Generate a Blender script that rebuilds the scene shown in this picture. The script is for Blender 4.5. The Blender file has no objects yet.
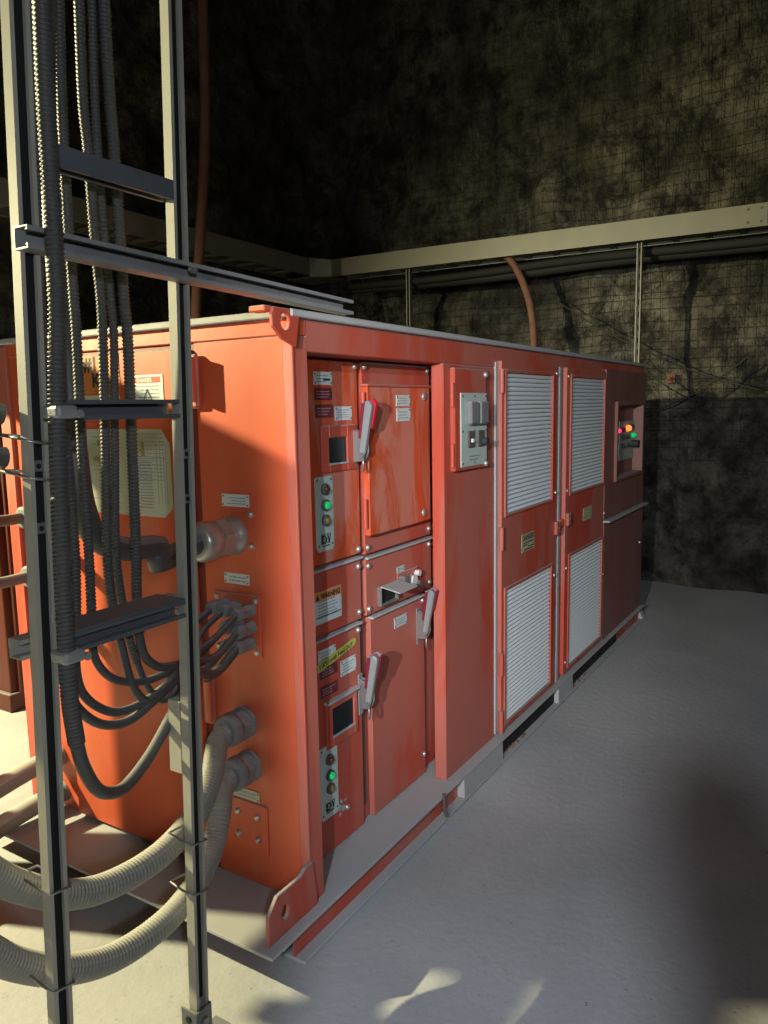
import bpy, bmesh, math, random
from mathutils import Vector, Matrix, noise
random.seed(7)
SC = bpy.context.scene
COL = SC.collection
PI = math.pi

# ---------------------------------------------------------------- camera
ROT = Matrix(((0.5257177, 0.1253804, -0.8413683),
              (-0.8504576, 0.0559410, -0.5230607),
              (-0.0185146, 0.9905303, 0.1360399)))
CAM = Vector((-1.68, -1.33, 1.60))
FPX = 765.0
cd = bpy.data.cameras.new('camera')
cd.sensor_fit = 'HORIZONTAL'; cd.sensor_width = 36.0; cd.lens = 36.0 * FPX / 768.0
cd.clip_start = 0.02; cd.clip_end = 100
cam = bpy.data.objects.new('camera', cd); COL.objects.link(cam)
cam.matrix_world = Matrix.Translation(CAM) @ ROT.to_4x4()
SC.camera = cam

# ---------------------------------------------------------------- light
w = bpy.data.worlds.new('tunnel_air'); SC.world = w; w.use_nodes = True
w.node_tree.nodes['Background'].inputs[0].default_value = (0.42, 0.50, 0.62, 1)
w.node_tree.nodes['Background'].inputs[1].default_value = 0.05
SC.view_settings.view_transform = 'Standard'; SC.view_settings.look = 'None'
SC.view_settings.gamma = 1.0; SC.view_settings.use_curve_mapping = False
SC.view_settings.exposure = 0.0

def spot(name, loc, to, power, color, angle, blend, radius):
    l = bpy.data.lights.new(name, 'SPOT'); l.energy = power; l.color = color
    l.spot_size = math.radians(angle); l.spot_blend = blend; l.shadow_soft_size = radius
    o = bpy.data.objects.new(name, l); COL.objects.link(o)
    o.location = loc
    o.rotation_euler = (Vector(to) - Vector(loc)).to_track_quat('-Z', 'Y').to_euler()
    return o
# warm floodlight hung high on the chamber side, left of the frame
spot('warm_floodlight', (-1.50, 3.55, 2.75), (0.2, 0.3, 0.7), 1750, (1.0, 0.90, 0.50), 138, 0.7, 0.025)
# white work light on a stand behind the photographer's left
spot('white_work_light', (-3.3, -1.12, 2.0), (1.2, 0.1, 1.35), 640, (1.0, 0.93, 0.85), 40, 0.8, 0.02)
# cool cap lamp / flood behind the photographer
spot('cool_floodlight', (-3.2, -1.67, 2.42), (0.5, -0.5, 0.45), 400, (0.80, 0.91, 1.0), 72, 1.0, 0.022)
# added cool fill for the ladder front, no real lamp stands here
spot('ladder_fill', (-2.15, -2.0, 1.95), (-0.3, 0.5, 1.2), 75, (0.86, 0.93, 1.0), 120, 1.0, 0.05)
# added weak warm fill for the rock over the machine, not a real lamp
spot('rock_wall_fill', (1.2, 2.6, 5.6), (5.4, -0.4, 2.6), 14, (1.0, 0.92, 0.68), 110, 0.9, 0.1)

# ---------------------------------------------------------------- materials
def nt(m): return m.node_tree.nodes, m.node_tree.links
def mat(name, col, rough=0.6, metal=0.0, dust=0.0, dustcol=(0.30, 0.30, 0.31), var=0.12, scale=9.0,
        bump=0.0, bscale=60.0, patches=None, pscale=5.0, pthr=0.56, emit=None, spec=0.4, streak=False):
    m = bpy.data.materials.new(name); m.use_nodes = True
    N, L = nt(m); b = N['Principled BSDF']
    b.inputs['Roughness'].default_value = rough; b.inputs['Metallic'].default_value = metal
    b.inputs['Specular IOR Level'].default_value = spec
    tc = N.new('ShaderNodeTexCoord'); geo = N.new('ShaderNodeNewGeometry')
    n1 = N.new('ShaderNodeTexNoise'); n1.inputs['Scale'].default_value = scale; n1.inputs['Detail'].default_value = 6
    L.new(geo.outputs['Position'], n1.inputs['Vector'])
    mix = N.new('ShaderNodeMix'); mix.data_type = 'RGBA'
    mix.inputs[6].default_value = tuple(max(0, c * (1 - var)) for c in col) + (1,)
    mix.inputs[7].default_value = tuple(min(1, c * (1 + var)) for c in col) + (1,)
    L.new(n1.outputs['Fac'], mix.inputs[0])
    out = mix.outputs[2]
    if patches:
        mp = N.new('ShaderNodeMapping'); L.new(geo.outputs['Position'], mp.inputs[0])
        if streak: mp.inputs['Scale'].default_value = (1, 1, 0.25)
        n2 = N.new('ShaderNodeTexNoise'); n2.inputs['Scale'].default_value = pscale
        n2.inputs['Detail'].default_value = 9; n2.inputs['Roughness'].default_value = 0.62
        n2.inputs['Distortion'].default_value = 0.6
        L.new(mp.outputs[0], n2.inputs['Vector'])
        r = N.new('ShaderNodeMapRange'); r.interpolation_type = 'SMOOTHSTEP'
        r.inputs[1].default_value = pthr - 0.05; r.inputs[2].default_value = pthr + 0.09
        r.inputs[4].default_value = patches[3]
        L.new(n2.outputs['Fac'], r.inputs[0])
        mx = N.new('ShaderNodeMix'); mx.data_type = 'RGBA'
        mx.inputs[7].default_value = patches[:3] + (1,)
        L.new(r.outputs[0], mx.inputs[0]); L.new(out, mx.inputs[6]); out = mx.outputs[2]
    if dust > 0:
        sx = N.new('ShaderNodeSeparateXYZ'); L.new(geo.outputs['True Normal'], sx.inputs[0])
        r = N.new('ShaderNodeMapRange'); r.interpolation_type = 'SMOOTHSTEP'
        r.inputs[1].default_value = 0.25; r.inputs[2].default_value = 0.8; r.inputs[4].default_value = dust
        L.new(sx.outputs[2], r.inputs[0])
        mx = N.new('ShaderNodeMix'); mx.data_type = 'RGBA'; mx.inputs[7].default_value = dustcol + (1,)
        L.new(r.outputs[0], mx.inputs[0]); L.new(out, mx.inputs[6]); out = mx.outputs[2]
        ma = N.new('ShaderNodeMath'); ma.operation = 'MULTIPLY_ADD'
        L.new(r.outputs[0], ma.inputs[0]); ma.inputs[1].default_value = 0.9 - rough; ma.inputs[2].default_value = rough
        L.new(ma.outputs[0], b.inputs['Roughness'])
    L.new(out, b.inputs['Base Color'])
    if bump > 0:
        n3 = N.new('ShaderNodeTexNoise'); n3.inputs['Scale'].default_value = bscale; n3.inputs['Detail'].default_value = 8
        L.new(geo.outputs['Position'], n3.inputs['Vector'])
        bp = N.new('ShaderNodeBump'); bp.inputs['Strength'].default_value = bump; bp.inputs['Distance'].default_value = 0.01
        L.new(n3.outputs['Fac'], bp.inputs['Height']); L.new(bp.outputs[0], b.inputs['Normal'])
    if emit:
        b.inputs['Emission Color'].default_value = emit[:3] + (1,); b.inputs['Emission Strength'].default_value = emit[3]
    return m

DUST = (0.31, 0.31, 0.325)
M = {}
M['paint'] = mat('dusty_orange_red_paint', (0.50, 0.078, 0.045), 0.5, dust=0.93, dustcol=DUST, var=0.15, scale=3,
                 patches=(0.47, 0.155, 0.12, 0.8), pscale=3, pthr=0.46, bump=0.05, bscale=25, streak=True)
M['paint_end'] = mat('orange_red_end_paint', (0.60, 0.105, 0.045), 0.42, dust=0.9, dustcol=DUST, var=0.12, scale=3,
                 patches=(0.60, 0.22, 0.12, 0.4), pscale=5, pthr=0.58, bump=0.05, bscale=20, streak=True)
M['paint_rub'] = mat('rubbed_orange_red_paint', (0.60, 0.09, 0.03), 0.42, dust=0.9, dustcol=DUST, var=0.15, scale=3,
                 patches=(0.62, 0.25, 0.19, 0.75), pscale=6.5, pthr=0.50, bump=0.05, bscale=25, streak=True)
M['paint_dark'] = mat('shade_toned_red_paint', (0.20, 0.04, 0.025), 0.5, dust=0.9, dustcol=DUST, var=0.2)  # darker copy of the red, shade of the inner parts put into its colour
M['paint_far'] = mat('grey_red_brown_paint', (0.24, 0.10, 0.085), 0.5, dust=0.9, dustcol=DUST, var=0.15, scale=4,
                 patches=(0.24, 0.13, 0.115, 0.7), pscale=5, pthr=0.5, streak=True)  # greyer, darker red used on the far cabinet
M['unit'] = mat('red_darkened_as_unlit', (0.075, 0.016, 0.011), 0.5, dust=0.5, dustcol=DUST, var=0.2)  # base red darkened so the unit looks unlit beside the warm lamp
M['seal'] = mat('grey_rubber_seal', (0.10, 0.095, 0.09), 0.7)
M['black'] = mat('black_void', (0.012, 0.012, 0.013), 0.8)
M['louvre'] = mat('dusty_aluminium_slat', (0.74, 0.81, 0.85), 0.5, metal=0.0, dust=0.5, dustcol=(0.74, 0.80, 0.84), var=0.06)
M['roof'] = mat('dusty_grey_sheet', (0.40, 0.41, 0.42), 0.75, dust=0.4, dustcol=DUST)
M['galv'] = mat('galvanised_strut_steel', (0.33, 0.34, 0.36), 0.45, metal=0.35, dust=0.55, dustcol=(0.34, 0.33, 0.31), var=0.15, scale=14,
                patches=(0.24, 0.25, 0.27, 0.5), pscale=12)
M['strut_dark'] = mat('grimy_strut_steel', (0.14, 0.155, 0.18), 0.45, metal=0.3, dust=0.6, dustcol=(0.25, 0.25, 0.26), var=0.2, scale=14)
M['post'] = mat('dusty_strut_post', (0.36, 0.35, 0.31), 0.6, metal=0.0, dust=0.5, var=0.15, scale=16)
M['tray'] = mat('galvanised_cable_tray', (0.19, 0.19, 0.165), 0.5, metal=0.2, dust=0.3, var=0.12, scale=6)
M['steel'] = mat('dull_steel', (0.30, 0.305, 0.31), 0.35, metal=0.6, dust=0.3, dustcol=DUST)
M['chrome'] = mat('bright_nickel', (0.42, 0.41, 0.38), 0.35, metal=0.5, dust=0.2, dustcol=DUST)
M['bolt'] = mat('zinc_bolt', (0.50, 0.49, 0.46), 0.35, metal=0.6)
M['conduit'] = mat('black_corrugated_conduit', (0.065, 0.066, 0.068), 0.5, dust=0.4, dustcol=(0.17, 0.17, 0.165), var=0.2, scale=20)
M['cable'] = mat('black_cable_sheath', (0.065, 0.067, 0.072), 0.45, dust=0.75, dustcol=(0.24, 0.24, 0.245), var=0.2, scale=20)
M['hose'] = mat('dusty_grey_hose', (0.25, 0.245, 0.225), 0.6, dust=0.95, dustcol=(0.44, 0.43, 0.39), var=0.15, scale=20)
M['hosegrey'] = mat('grey_dust_coated_fitting', (0.20, 0.205, 0.215), 0.6, dust=0.9, dustcol=(0.32, 0.32, 0.33), var=0.15, scale=20)
M['smallcable'] = mat('dust_coated_cable', (0.14, 0.145, 0.155), 0.6, dust=0.9, dustcol=(0.30, 0.30, 0.31), var=0.15, scale=20)
M['plate_w'] = mat('white_nameplate', (0.62, 0.66, 0.64), 0.5, var=0.05)
M['plate_g2'] = mat('dim_control_plate', (0.36, 0.40, 0.37), 0.5)
M['plate_g'] = mat('grey_green_panel_plate', (0.50, 0.60, 0.57), 0.5, var=0.06)
M['plate_m'] = mat('maroon_nameplate', (0.16, 0.025, 0.035), 0.4)
M['paper'] = mat('pale_paper', (0.62, 0.68, 0.70), 0.7, var=0.05)
M['paper_y'] = mat('aged_cream_paper', (0.50, 0.50, 0.40), 0.7, var=0.10, scale=8)
M['orange'] = mat('orange_label', (0.55, 0.20, 0.05), 0.6)
M['warn'] = mat('orange_warning_band', (0.75, 0.30, 0.10), 0.6)
M['tape'] = mat('yellow_green_tape', (0.52, 0.52, 0.10), 0.6)
M['dangerp'] = mat('faded_yellow_plate', (0.42, 0.42, 0.24), 0.6)
M['ink'] = mat('dark_print', (0.03, 0.035, 0.04), 0.7)
M['inkgrey'] = mat('grey_print', (0.24, 0.27, 0.28), 0.7)
M['inkpale'] = mat('pale_print', (0.42, 0.30, 0.32), 0.7)
M['inkred'] = mat('red_print', (0.60, 0.12, 0.08), 0.7)
M['inkolive'] = mat('olive_print', (0.30, 0.28, 0.10), 0.7)
M['glass'] = mat('dark_window_glass', (0.015, 0.02, 0.023), 0.3, var=0.3, scale=25, spec=0.25)
M['lamp_g'] = mat('lit_green_lens', (0.0, 0.35, 0.10), 0.2, emit=(0.0, 0.6, 0.14, 0.55))
M['lamp_r'] = mat('unlit_red_lens', (0.12, 0.03, 0.03), 0.2)
M['lamp_y'] = mat('unlit_amber_lens', (0.20, 0.17, 0.05), 0.2)
M['lit_red'] = mat('lit_red_lens', (0.5, 0.02, 0.08), 0.2, emit=(1.0, 0.04, 0.12, 1.6))
M['lit_orange'] = mat('lit_orange_lens', (0.6, 0.12, 0.02), 0.2, emit=(1.0, 0.16, 0.03, 2.2))
M['grip'] = mat('red_grip', (0.62, 0.02, 0.04), 0.35)
M['grip_d'] = mat('dull_maroon_grip', (0.20, 0.015, 0.03), 0.4, dust=0.8, dustcol=DUST)
M['lever'] = mat('grey_lever', (0.27, 0.285, 0.30), 0.45, metal=0.2)
M['rust'] = mat('rusty_pipe_steel', (0.16, 0.075, 0.05), 0.8, var=0.4, scale=20)
M['wire'] = mat('dark_weld_mesh_wire', (0.035, 0.033, 0.028), 0.7, metal=0.2)
M['cloth'] = mat('dark_work_clothing', (0.05, 0.06, 0.09), 0.9)
M['skin'] = mat('skin', (0.5, 0.3, 0.22), 0.6)

def floor_mat():
    m = bpy.data.materials.new('dusty_concrete_floor'); m.use_nodes = True; N, L = nt(m); b = N['Principled BSDF']
    geo = N.new('ShaderNodeNewGeometry')
    def noi(s, d=6, r=0.5, dis=0.0):
        n = N.new('ShaderNodeTexNoise'); n.inputs['Scale'].default_value = s; n.inputs['Detail'].default_value = d
        n.inputs['Roughness'].default_value = r; n.inputs['Distortion'].default_value = dis
        L.new(geo.outputs['Position'], n.inputs['Vector']); return n
    a = noi(1.3, 8, 0.6, 0.4); c = noi(22, 6, 0.6); d = noi(38, 3, 0.6, 1.5)
    r1 = N.new('ShaderNodeValToRGB'); r1.color_ramp.elements[0].position = 0.3; r1.color_ramp.elements[1].position = 0.72
    r1.color_ramp.elements[0].color = (0.34, 0.345, 0.36, 1); r1.color_ramp.elements[1].color = (0.45, 0.455, 0.47, 1)
    L.new(a.outputs['Fac'], r1.inputs[0])
    r2 = N.new('ShaderNodeMapRange'); r2.inputs[1].default_value = 0.66; r2.inputs[2].default_value = 0.74; r2.inputs[4].default_value = 0.55
    L.new(c.outputs['Fac'], r2.inputs[0])
    mx = N.new('ShaderNodeMix'); mx.data_type = 'RGBA'; mx.inputs[7].default_value = (0.20, 0.20, 0.21, 1)
    L.new(r2.outputs[0], mx.inputs[0]); L.new(r1.outputs[0], mx.inputs[6])
    r3 = N.new('ShaderNodeMapRange'); r3.inputs[1].default_value = 0.69; r3.inputs[2].default_value = 0.73; r3.inputs[4].default_value = 0.75
    L.new(d.outputs['Fac'], r3.inputs[0])
    m2 = N.new('ShaderNodeMix'); m2.data_type = 'RGBA'; m2.inputs[7].default_value = (0.10, 0.10, 0.11, 1)
    L.new(r3.outputs[0], m2.inputs[0]); L.new(mx.outputs[2], m2.inputs[6])
    L.new(m2.outputs[2], b.inputs['Base Color']); b.inputs['Roughness'].default_value = 0.85
    bp = N.new('ShaderNodeBump'); bp.inputs['Strength'].default_value = 0.5; bp.inputs['Distance'].default_value = 0.007
    e = noi(30, 8, 0.65); L.new(e.outputs['Fac'], bp.inputs['Height']); L.new(bp.outputs[0], b.inputs['Normal'])
    return m
M['floor'] = floor_mat()

def rock_mat():
    m = bpy.data.materials.new('rough_dark_rock'); m.use_nodes = True; N, L = nt(m); b = N['Principled BSDF']
    geo = N.new('ShaderNodeNewGeometry')
    def noi(s, d=8, r=0.6, dis=0.0):
        n = N.new('ShaderNodeTexNoise'); n.inputs['Scale'].default_value = s; n.inputs['Detail'].default_value = d
        n.inputs['Roughness'].default_value = r; n.inputs['Distortion'].default_value = dis
        L.new(geo.outputs['Position'], n.inputs['Vector']); return n
    a = noi(0.9, 10, 0.65, 0.2); c = noi(4.5, 12, 0.72, 0.15)
    r1 = N.new('ShaderNodeValToRGB'); E = r1.color_ramp.elements
    E[0].position = 0.33; E[0].color = (0.035, 0.034, 0.031, 1); E[1].position = 0.70; E[1].color = (0.33, 0.33, 0.31, 1)
    e = E.new(0.5); e.color = (0.125, 0.122, 0.112, 1)
    L.new(a.outputs['Fac'], r1.inputs[0])
    r2 = N.new('ShaderNodeValToRGB'); E = r2.color_ramp.elements
    E[0].position = 0.40; E[0].color = (0.18, 0.17, 0.15, 1); E[1].position = 0.58; E[1].color = (1.35, 1.3, 1.15, 1)
    L.new(c.outputs['Fac'], r2.inputs[0])
    mx = N.new('ShaderNodeMix'); mx.data_type = 'RGBA'; mx.blend_type = 'MULTIPLY'; mx.inputs[0].default_value = 1
    L.new(r1.outputs[0], mx.inputs[6]); L.new(r2.outputs[0], mx.inputs[7])
    L.new(mx.outputs[2], b.inputs['Base Color']); b.inputs['Roughness'].default_value = 0.9
    v = N.new('ShaderNodeTexVoronoi'); v.inputs['Scale'].default_value = 3.6; v.feature = 'F1'
    n4 = noi(2.5, 4); va = N.new('ShaderNodeVectorMath'); va.operation = 'MULTIPLY_ADD'
    va.inputs[1].default_value = (0.5, 0.5, 0.5); L.new(n4.outputs['Color'], va.inputs[0]); L.new(geo.outputs['Position'], va.inputs[2])
    L.new(va.outputs[0], v.inputs['Vector'])
    ad = N.new('ShaderNodeMath'); ad.operation = 'ADD'; n5 = noi(16, 9, 0.7)
    L.new(v.outputs['Distance'], ad.inputs[0]); L.new(n5.outputs['Fac'], ad.inputs[1])
    bp = N.new('ShaderNodeBump'); bp.inputs['Strength'].default_value = 1.0; bp.inputs['Distance'].default_value = 0.14
    L.new(ad.outputs[0], bp.inputs['Height']); L.new(bp.outputs[0], b.inputs['Normal'])
    return m
M['rock'] = rock_mat()

# ---------------------------------------------------------------- mesh helpers
class MB:
    def __init__(s): s.v = []; s.f = []; s.sm = []
    def add(s, vs, fs, smooth=False):
        n = len(s.v); s.v += [tuple(v) for v in vs]
        for f in fs: s.f.append(tuple(i + n for i in f)); s.sm.append(smooth)
        return s
    def box(s, x0, x1, y0, y1, z0, z1):
        v = [(x0,y0,z0),(x1,y0,z0),(x1,y1,z0),(x0,y1,z0),(x0,y0,z1),(x1,y0,z1),(x1,y1,z1),(x0,y1,z1)]
        return s.add(v, [(0,3,2,1),(4,5,6,7),(0,1,5,4),(1,2,6,5),(2,3,7,6),(3,0,4,7)])
    def prism(s, pts, axis, a, b):            # pts: 2D outline extruded along axis between a and b
        n = len(pts)
        def p(q, t):
            if axis == 'x': return (t, q[0], q[1])
            if axis == 'y': return (q[0], t, q[1])
            return (q[0], q[1], t)
        v = [p(q, a) for q in pts] + [p(q, b) for q in pts]
        f = [tuple(range(n)), tuple(range(2*n-1, n-1, -1))] + [(i, i+n, (i+1) % n + n, (i+1) % n) for i in range(n)]
        return s.add(v, f)
    def ringframe(s, outer, inner, y0, y1):   # rectangular frame in xz; (x0,x1,z0,z1)
        a, b, c, d = outer; e, f, g, h = inner
        s.box(a, e, y0, y1, c, d); s.box(f, b, y0, y1, c, d); s.box(e, f, y0, y1, c, g); s.box(e, f, y0, y1, h, d)
        return s
    def cyl(s, c, d, r, h, n=16, r2=None, smooth=True, rot=0.0):
        c = Vector(c); d = Vector(d).normalized(); r2 = r if r2 is None else r2
        u = d.orthogonal().normalized(); w2 = d.cross(u)
        v = []
        for t, rr in ((0, r), (h, r2)):
            for i in range(n):
                a = 2*PI*i/n + rot; v.append(c + d*t + (u*math.cos(a) + w2*math.sin(a))*rr)
        s.add(v, [(i, (i+1) % n, (i+1) % n + n, i+n) for i in range(n)], smooth)
        s.add(v[:n], [tuple(range(n-1, -1, -1))]); s.add(v[n:], [tuple(range(n))])
        return s
    def lathe(s, c, d, prof, n=24, smooth=True):   # prof: (t along d, radius)
        c = Vector(c); d = Vector(d).normalized(); u = d.orthogonal().normalized(); w2 = d.cross(u)
        v = []
        for t, rr in prof:
            for i in range(n):
                a = 2*PI*i/n; v.append(c + d*t + (u*math.cos(a) + w2*math.sin(a))*rr)
        f = []
        for k in range(len(prof)-1):
            for i in range(n): f.append((k*n+i, k*n+(i+1) % n, (k+1)*n+(i+1) % n, (k+1)*n+i))
        s.add(v, f, smooth)
        s.add(v[:n], [tuple(range(n-1, -1, -1))]); s.add(v[-n:], [tuple(range(n))])
        return s
    def tube(s, pts, r, n=10, smooth=True, closed=False, rfun=None):
        pts = [Vector(p) for p in pts]; m = len(pts)
        t0 = (pts[1]-pts[0]).normalized(); u = t0.orthogonal().normalized(); v = []; prev = t0
        for k in range(m):
            if closed: t = (pts[(k+1) % m]-pts[k-1]).normalized()
            else: t = (pts[min(k+1, m-1)]-pts[max(k-1, 0)]).normalized()
            q = prev.rotation_difference(t); u = (q @ u); u = (u - t*u.dot(t)).normalized(); prev = t; w2 = t.cross(u)
            rr = rfun(k) if rfun else r
            for i in range(n):
                a = 2*PI*i/n; v.append(pts[k] + (u*math.cos(a) + w2*math.sin(a))*rr)
        K = m if closed else m-1; f = []
        for k in range(K):
            k2 = (k+1) % m
            for i in range(n): f.append((k*n+i, k*n+(i+1) % n, k2*n+(i+1) % n, k2*n+i))
        s.add(v, f, smooth)
        if not closed: s.add(v[:n], [tuple(range(n-1, -1, -1))]); s.add(v[-n:], [tuple(range(n))])
        return s
    def mesh(s, name):
        me = bpy.data.meshes.new(name); me.from_pydata(s.v, [], s.f)
        me.polygons.foreach_set('use_smooth', s.sm); me.update()
        bm = bmesh.new(); bm.from_mesh(me); bmesh.ops.recalc_face_normals(bm, faces=bm.faces); bm.to_mesh(me); bm.free()
        return me
    def build(s, name, m, parent=None, bevel=0.0, seg=1, label=None, kind=None):
        me = s.mesh(name); me.materials.append(M[m] if isinstance(m, str) else m)
        o = bpy.data.objects.new(name, me); COL.objects.link(o)
        if parent is not None:
            o.parent = parent; off = wloc(parent); o.location = -off
        if bevel > 0:
            b = o.modifiers.new('bevel', 'BEVEL'); b.width = bevel; b.segments = seg; b.limit_method = 'ANGLE'; b.angle_limit = 0.6
        if label: o['label'] = label
        if kind: o['kind'] = kind
        return o
def wloc(o):
    v = Vector((0, 0, 0))
    while o is not None: v += o.location; o = o.parent
    return v
def B(x0, x1, y0, y1, z0, z1): return MB().box(x0, x1, y0, y1, z0, z1)
def tag(o, label, cat, group=None, kind=None):
    o['label'] = label; o['category'] = cat
    if group: o['group'] = group
    if kind: o['kind'] = kind
    return o
def thing(name, label, cat, loc=(0, 0, 0), group=None):
    o = bpy.data.objects.new(name, None); COL.objects.link(o); o.location = loc; o.empty_display_size = 0.1
    return tag(o, label, cat, group)
def struct(name, mb, m, label=None):
    o = mb.build(name, m); o['kind'] = 'structure'
    if label: o['label'] = label
    return o
def copypart(o, parent, dx=0, dy=0, dz=0):
    c = o.copy(); COL.objects.link(c); c.parent = parent; c.location = o.location + Vector((dx, dy, dz)); return c
def sp(px, py, ax, val):                      # measured point: where the sight line of a photo pixel meets a known plane
    d = ROT @ Vector(((px-384)/FPX, -(py-512)/FPX, -1.0))
    i = 'xyz'.index(ax); return CAM + d*((val-CAM[i])/d[i])
def spline(pts, step):
    pts = [Vector(p) for p in pts]; P = [pts[0]*2-pts[1]] + pts + [pts[-1]*2-pts[-2]]; dense = []
    for i in range(1, len(P)-2):
        a, b, c, d = P[i-1:i+3]
        for k in range(24):
            t = k/24; dense.append(0.5*((2*b)+(c-a)*t+(2*a-5*b+4*c-d)*t*t+(3*b-a-3*c+d)*t**3))
    dense.append(pts[-1]); out = [dense[0]]; acc = 0
    for i in range(1, len(dense)):
        seg = (dense[i]-dense[i-1]).length
        while acc+seg >= step:
            f = (step-acc)/seg; q = dense[i-1].lerp(dense[i], f); out.append(q); dense[i-1] = q; seg = (dense[i]-q).length; acc = 0
        acc += seg
    return out
def corrugated(pts, r, pitch, depth, n=12):
    c = spline(pts, pitch/4)
    return MB().tube(c, r, n, rfun=lambda k: r - (0, depth*0.25, depth, depth*0.85)[k % 4])
def txt(s, size, m, parent, origin, ax, name='lettering', bold=0.0, sx=1.0, tilt=0.0):
    """flat print; ax 'front' reads along +x on a y-plane, 'end' reads along -y on an x-plane"""
    c = bpy.data.curves.new(name, 'FONT'); c.body = s; c.size = size; c.offset = bold; c.resolution_u = 2
    t = bpy.data.objects.new('tmp', c); COL.objects.link(t)
    dg = bpy.context.evaluated_depsgraph_get(); me = bpy.data.meshes.new_from_object(t.evaluated_get(dg))
    bpy.data.objects.remove(t)
    X, Z = (Vector((1, 0, 0)) if ax == 'front' else Vector((0, -1, 0))), Vector((0, 0, 1))
    ca, sa = math.cos(tilt), math.sin(tilt)
    for v in me.vertices:
        a, b = v.co.x*sx, v.co.y; v.co = Vector(origin) + X*(a*ca-b*sa) + Z*(a*sa+b*ca)
    me.materials.clear(); me.materials.append(M[m])
    o = bpy.data.objects.new(name, me); COL.objects.link(o); o.parent = parent; o.location = -wloc(parent)
    return o
def bolts_front(pts, y, r=0.008, h=0.006):
    return [(x, y, z, r, h) for x, z in pts]
def add_bolts(parent, pts, nrm, r=0.009, h=0.007, m='bolt', name='bolt'):
    base = None
    for p in pts:
        if base is None:
            mb = MB().lathe(p, nrm, [(0, r), (h*0.5, r), (h, r*0.55)], 8)
            base = mb.build(name, m, parent); p0 = Vector(p)
        else:
            d = Vector(p)-p0; copypart(base, parent, *d)

# ---------------------------------------------------------------- setting
XW, YW = 5.43, 4.0
def rockh(a, b, s):
    p = Vector((a*0.55, b*0.55, s)); h = noise.fractal(p, 1.0, 2.1, 5)*0.16
    q = Vector((a*1.5+noise.noise(Vector((a, b, s)))*0.6, b*1.2, s+3)); d = noise.voronoi(q)[0]
    h += (d[1]-d[0])*0.16 + (0.5-d[0])*0.12
    h += noise.ridged_multi_fractal(Vector((a*1.6, b*1.6, s+5)), 0.9, 2.1, 5, 0.9, 2.0)*0.045
    h += noise.fractal(Vector((a*4, b*4, s+9)), 1.0, 2.0, 4)*0.04
    return h
def back_off(y, z):
    low = math.exp(-(z/0.35)**2)*0.12
    damp = 0.35 + 0.65*min(1, max(0, z)/0.8)
    return rockh(y, z, 1.7)*damp + low - 0.02 + max(0, z-3.4)**2*0.06
def left_off(x, z): return rockh(x, z, 8.3)*(0.4+0.6*min(1, z/0.8)) + max(0, z-4.0)**2*0.05
def grid(fn, u0, u1, v0, v1, st):
    nu = int((u1-u0)/st); nv = int((v1-v0)/st); vs = []; fs = []
    for j in range(nv+1):
        for i in range(nu+1): vs.append(fn(u0+(u1-u0)*i/nu, v0+(v1-v0)*j/nv))
    for j in range(nv):
        for i in range(nu):
            k = j*(nu+1)+i; fs.append((k, k+1, k+nu+2, k+nu+1))
    return MB().add(vs, fs, True)
struct('wall_back', grid(lambda y, z: (XW-back_off(y, z), y, z), -5.2, 4.6, -0.05, 7.0, 0.05), 'rock', 'rough blasted rock wall behind the machine')
struct('wall_left', grid(lambda x, z: (x, YW+0.0-left_off(x, z)+0.1, z), -4.0, 5.8, -0.05, 7.0, 0.08), 'rock', 'dark rock wall on the far side of the machine')
struct('wall_right', grid(lambda x, z: (x, -5.0+rockh(x, z, 4.4), z), -4.5, 5.8, -0.05, 7.0, 0.2), 'rock')
struct('ceiling', grid(lambda x, y: (x, y, 6.6+rockh(x, y, 6.1)), -4.5, 6.2, -5.4, 4.8, 0.2), 'rock')
def floorz(x, y): return noise.fractal(Vector((x*1.2, y*1.2, 5)), 1, 2, 3)*0.004*min(1, max(0, (abs(y+0.6)+abs(x+1.0))))
struct('floor', grid(lambda x, y: (x, y, -0.006+noise.fractal(Vector((x*1.1, y*1.1, 5)), 1, 2, 3)*0.004), -4.6, 6.0, -5.3, 4.6, 0.1), 'floor',
       'dusty grey concrete floor')

def weldmesh(name, fn, off, u0, u1, v0, v1, sp_, label):
    mb = MB(); r = 0.0022
    def line(pts):
        mb.tube(pts, r, 3, smooth=False)
    u = u0
    while u < u1:
        ph = random.uniform(-0.018, 0.018)
        line([fn(u+ph+0.02*noise.noise(Vector((u*2, v0+k*0.12, 1))), v0+k*0.12) for k in range(int((v1-v0)/0.12)+1)]); u += sp_
    v = v0
    while v < v1:
        ph = random.uniform(-0.018, 0.018)
        line([fn(u0+k*0.12, v+ph+0.03*noise.noise(Vector((u0+k*0.12, v*2, 4)))) for k in range(int((u1-u0)/0.12)+1)]); v += sp_
    o = mb.build(name, 'wire'); return tag(o, label, 'wire mesh', kind='stuff')
weldmesh('weld_mesh', lambda y, z: (XW-back_off(y, z)-0.03, y, z), 0, -3.2, 3.7, 1.1, 6.2, 0.085,
         'dark wire mesh pinned over the rock wall behind the machine, around the lit cable tray')
weldmesh('weld_mesh', lambda x, z: (x, YW+0.07-left_off(x, z), z), 0, -0.5, 5.3, 1.4, 6.2, 0.085,
         'dark wire mesh on the unlit rock wall left of the tray corner')
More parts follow.
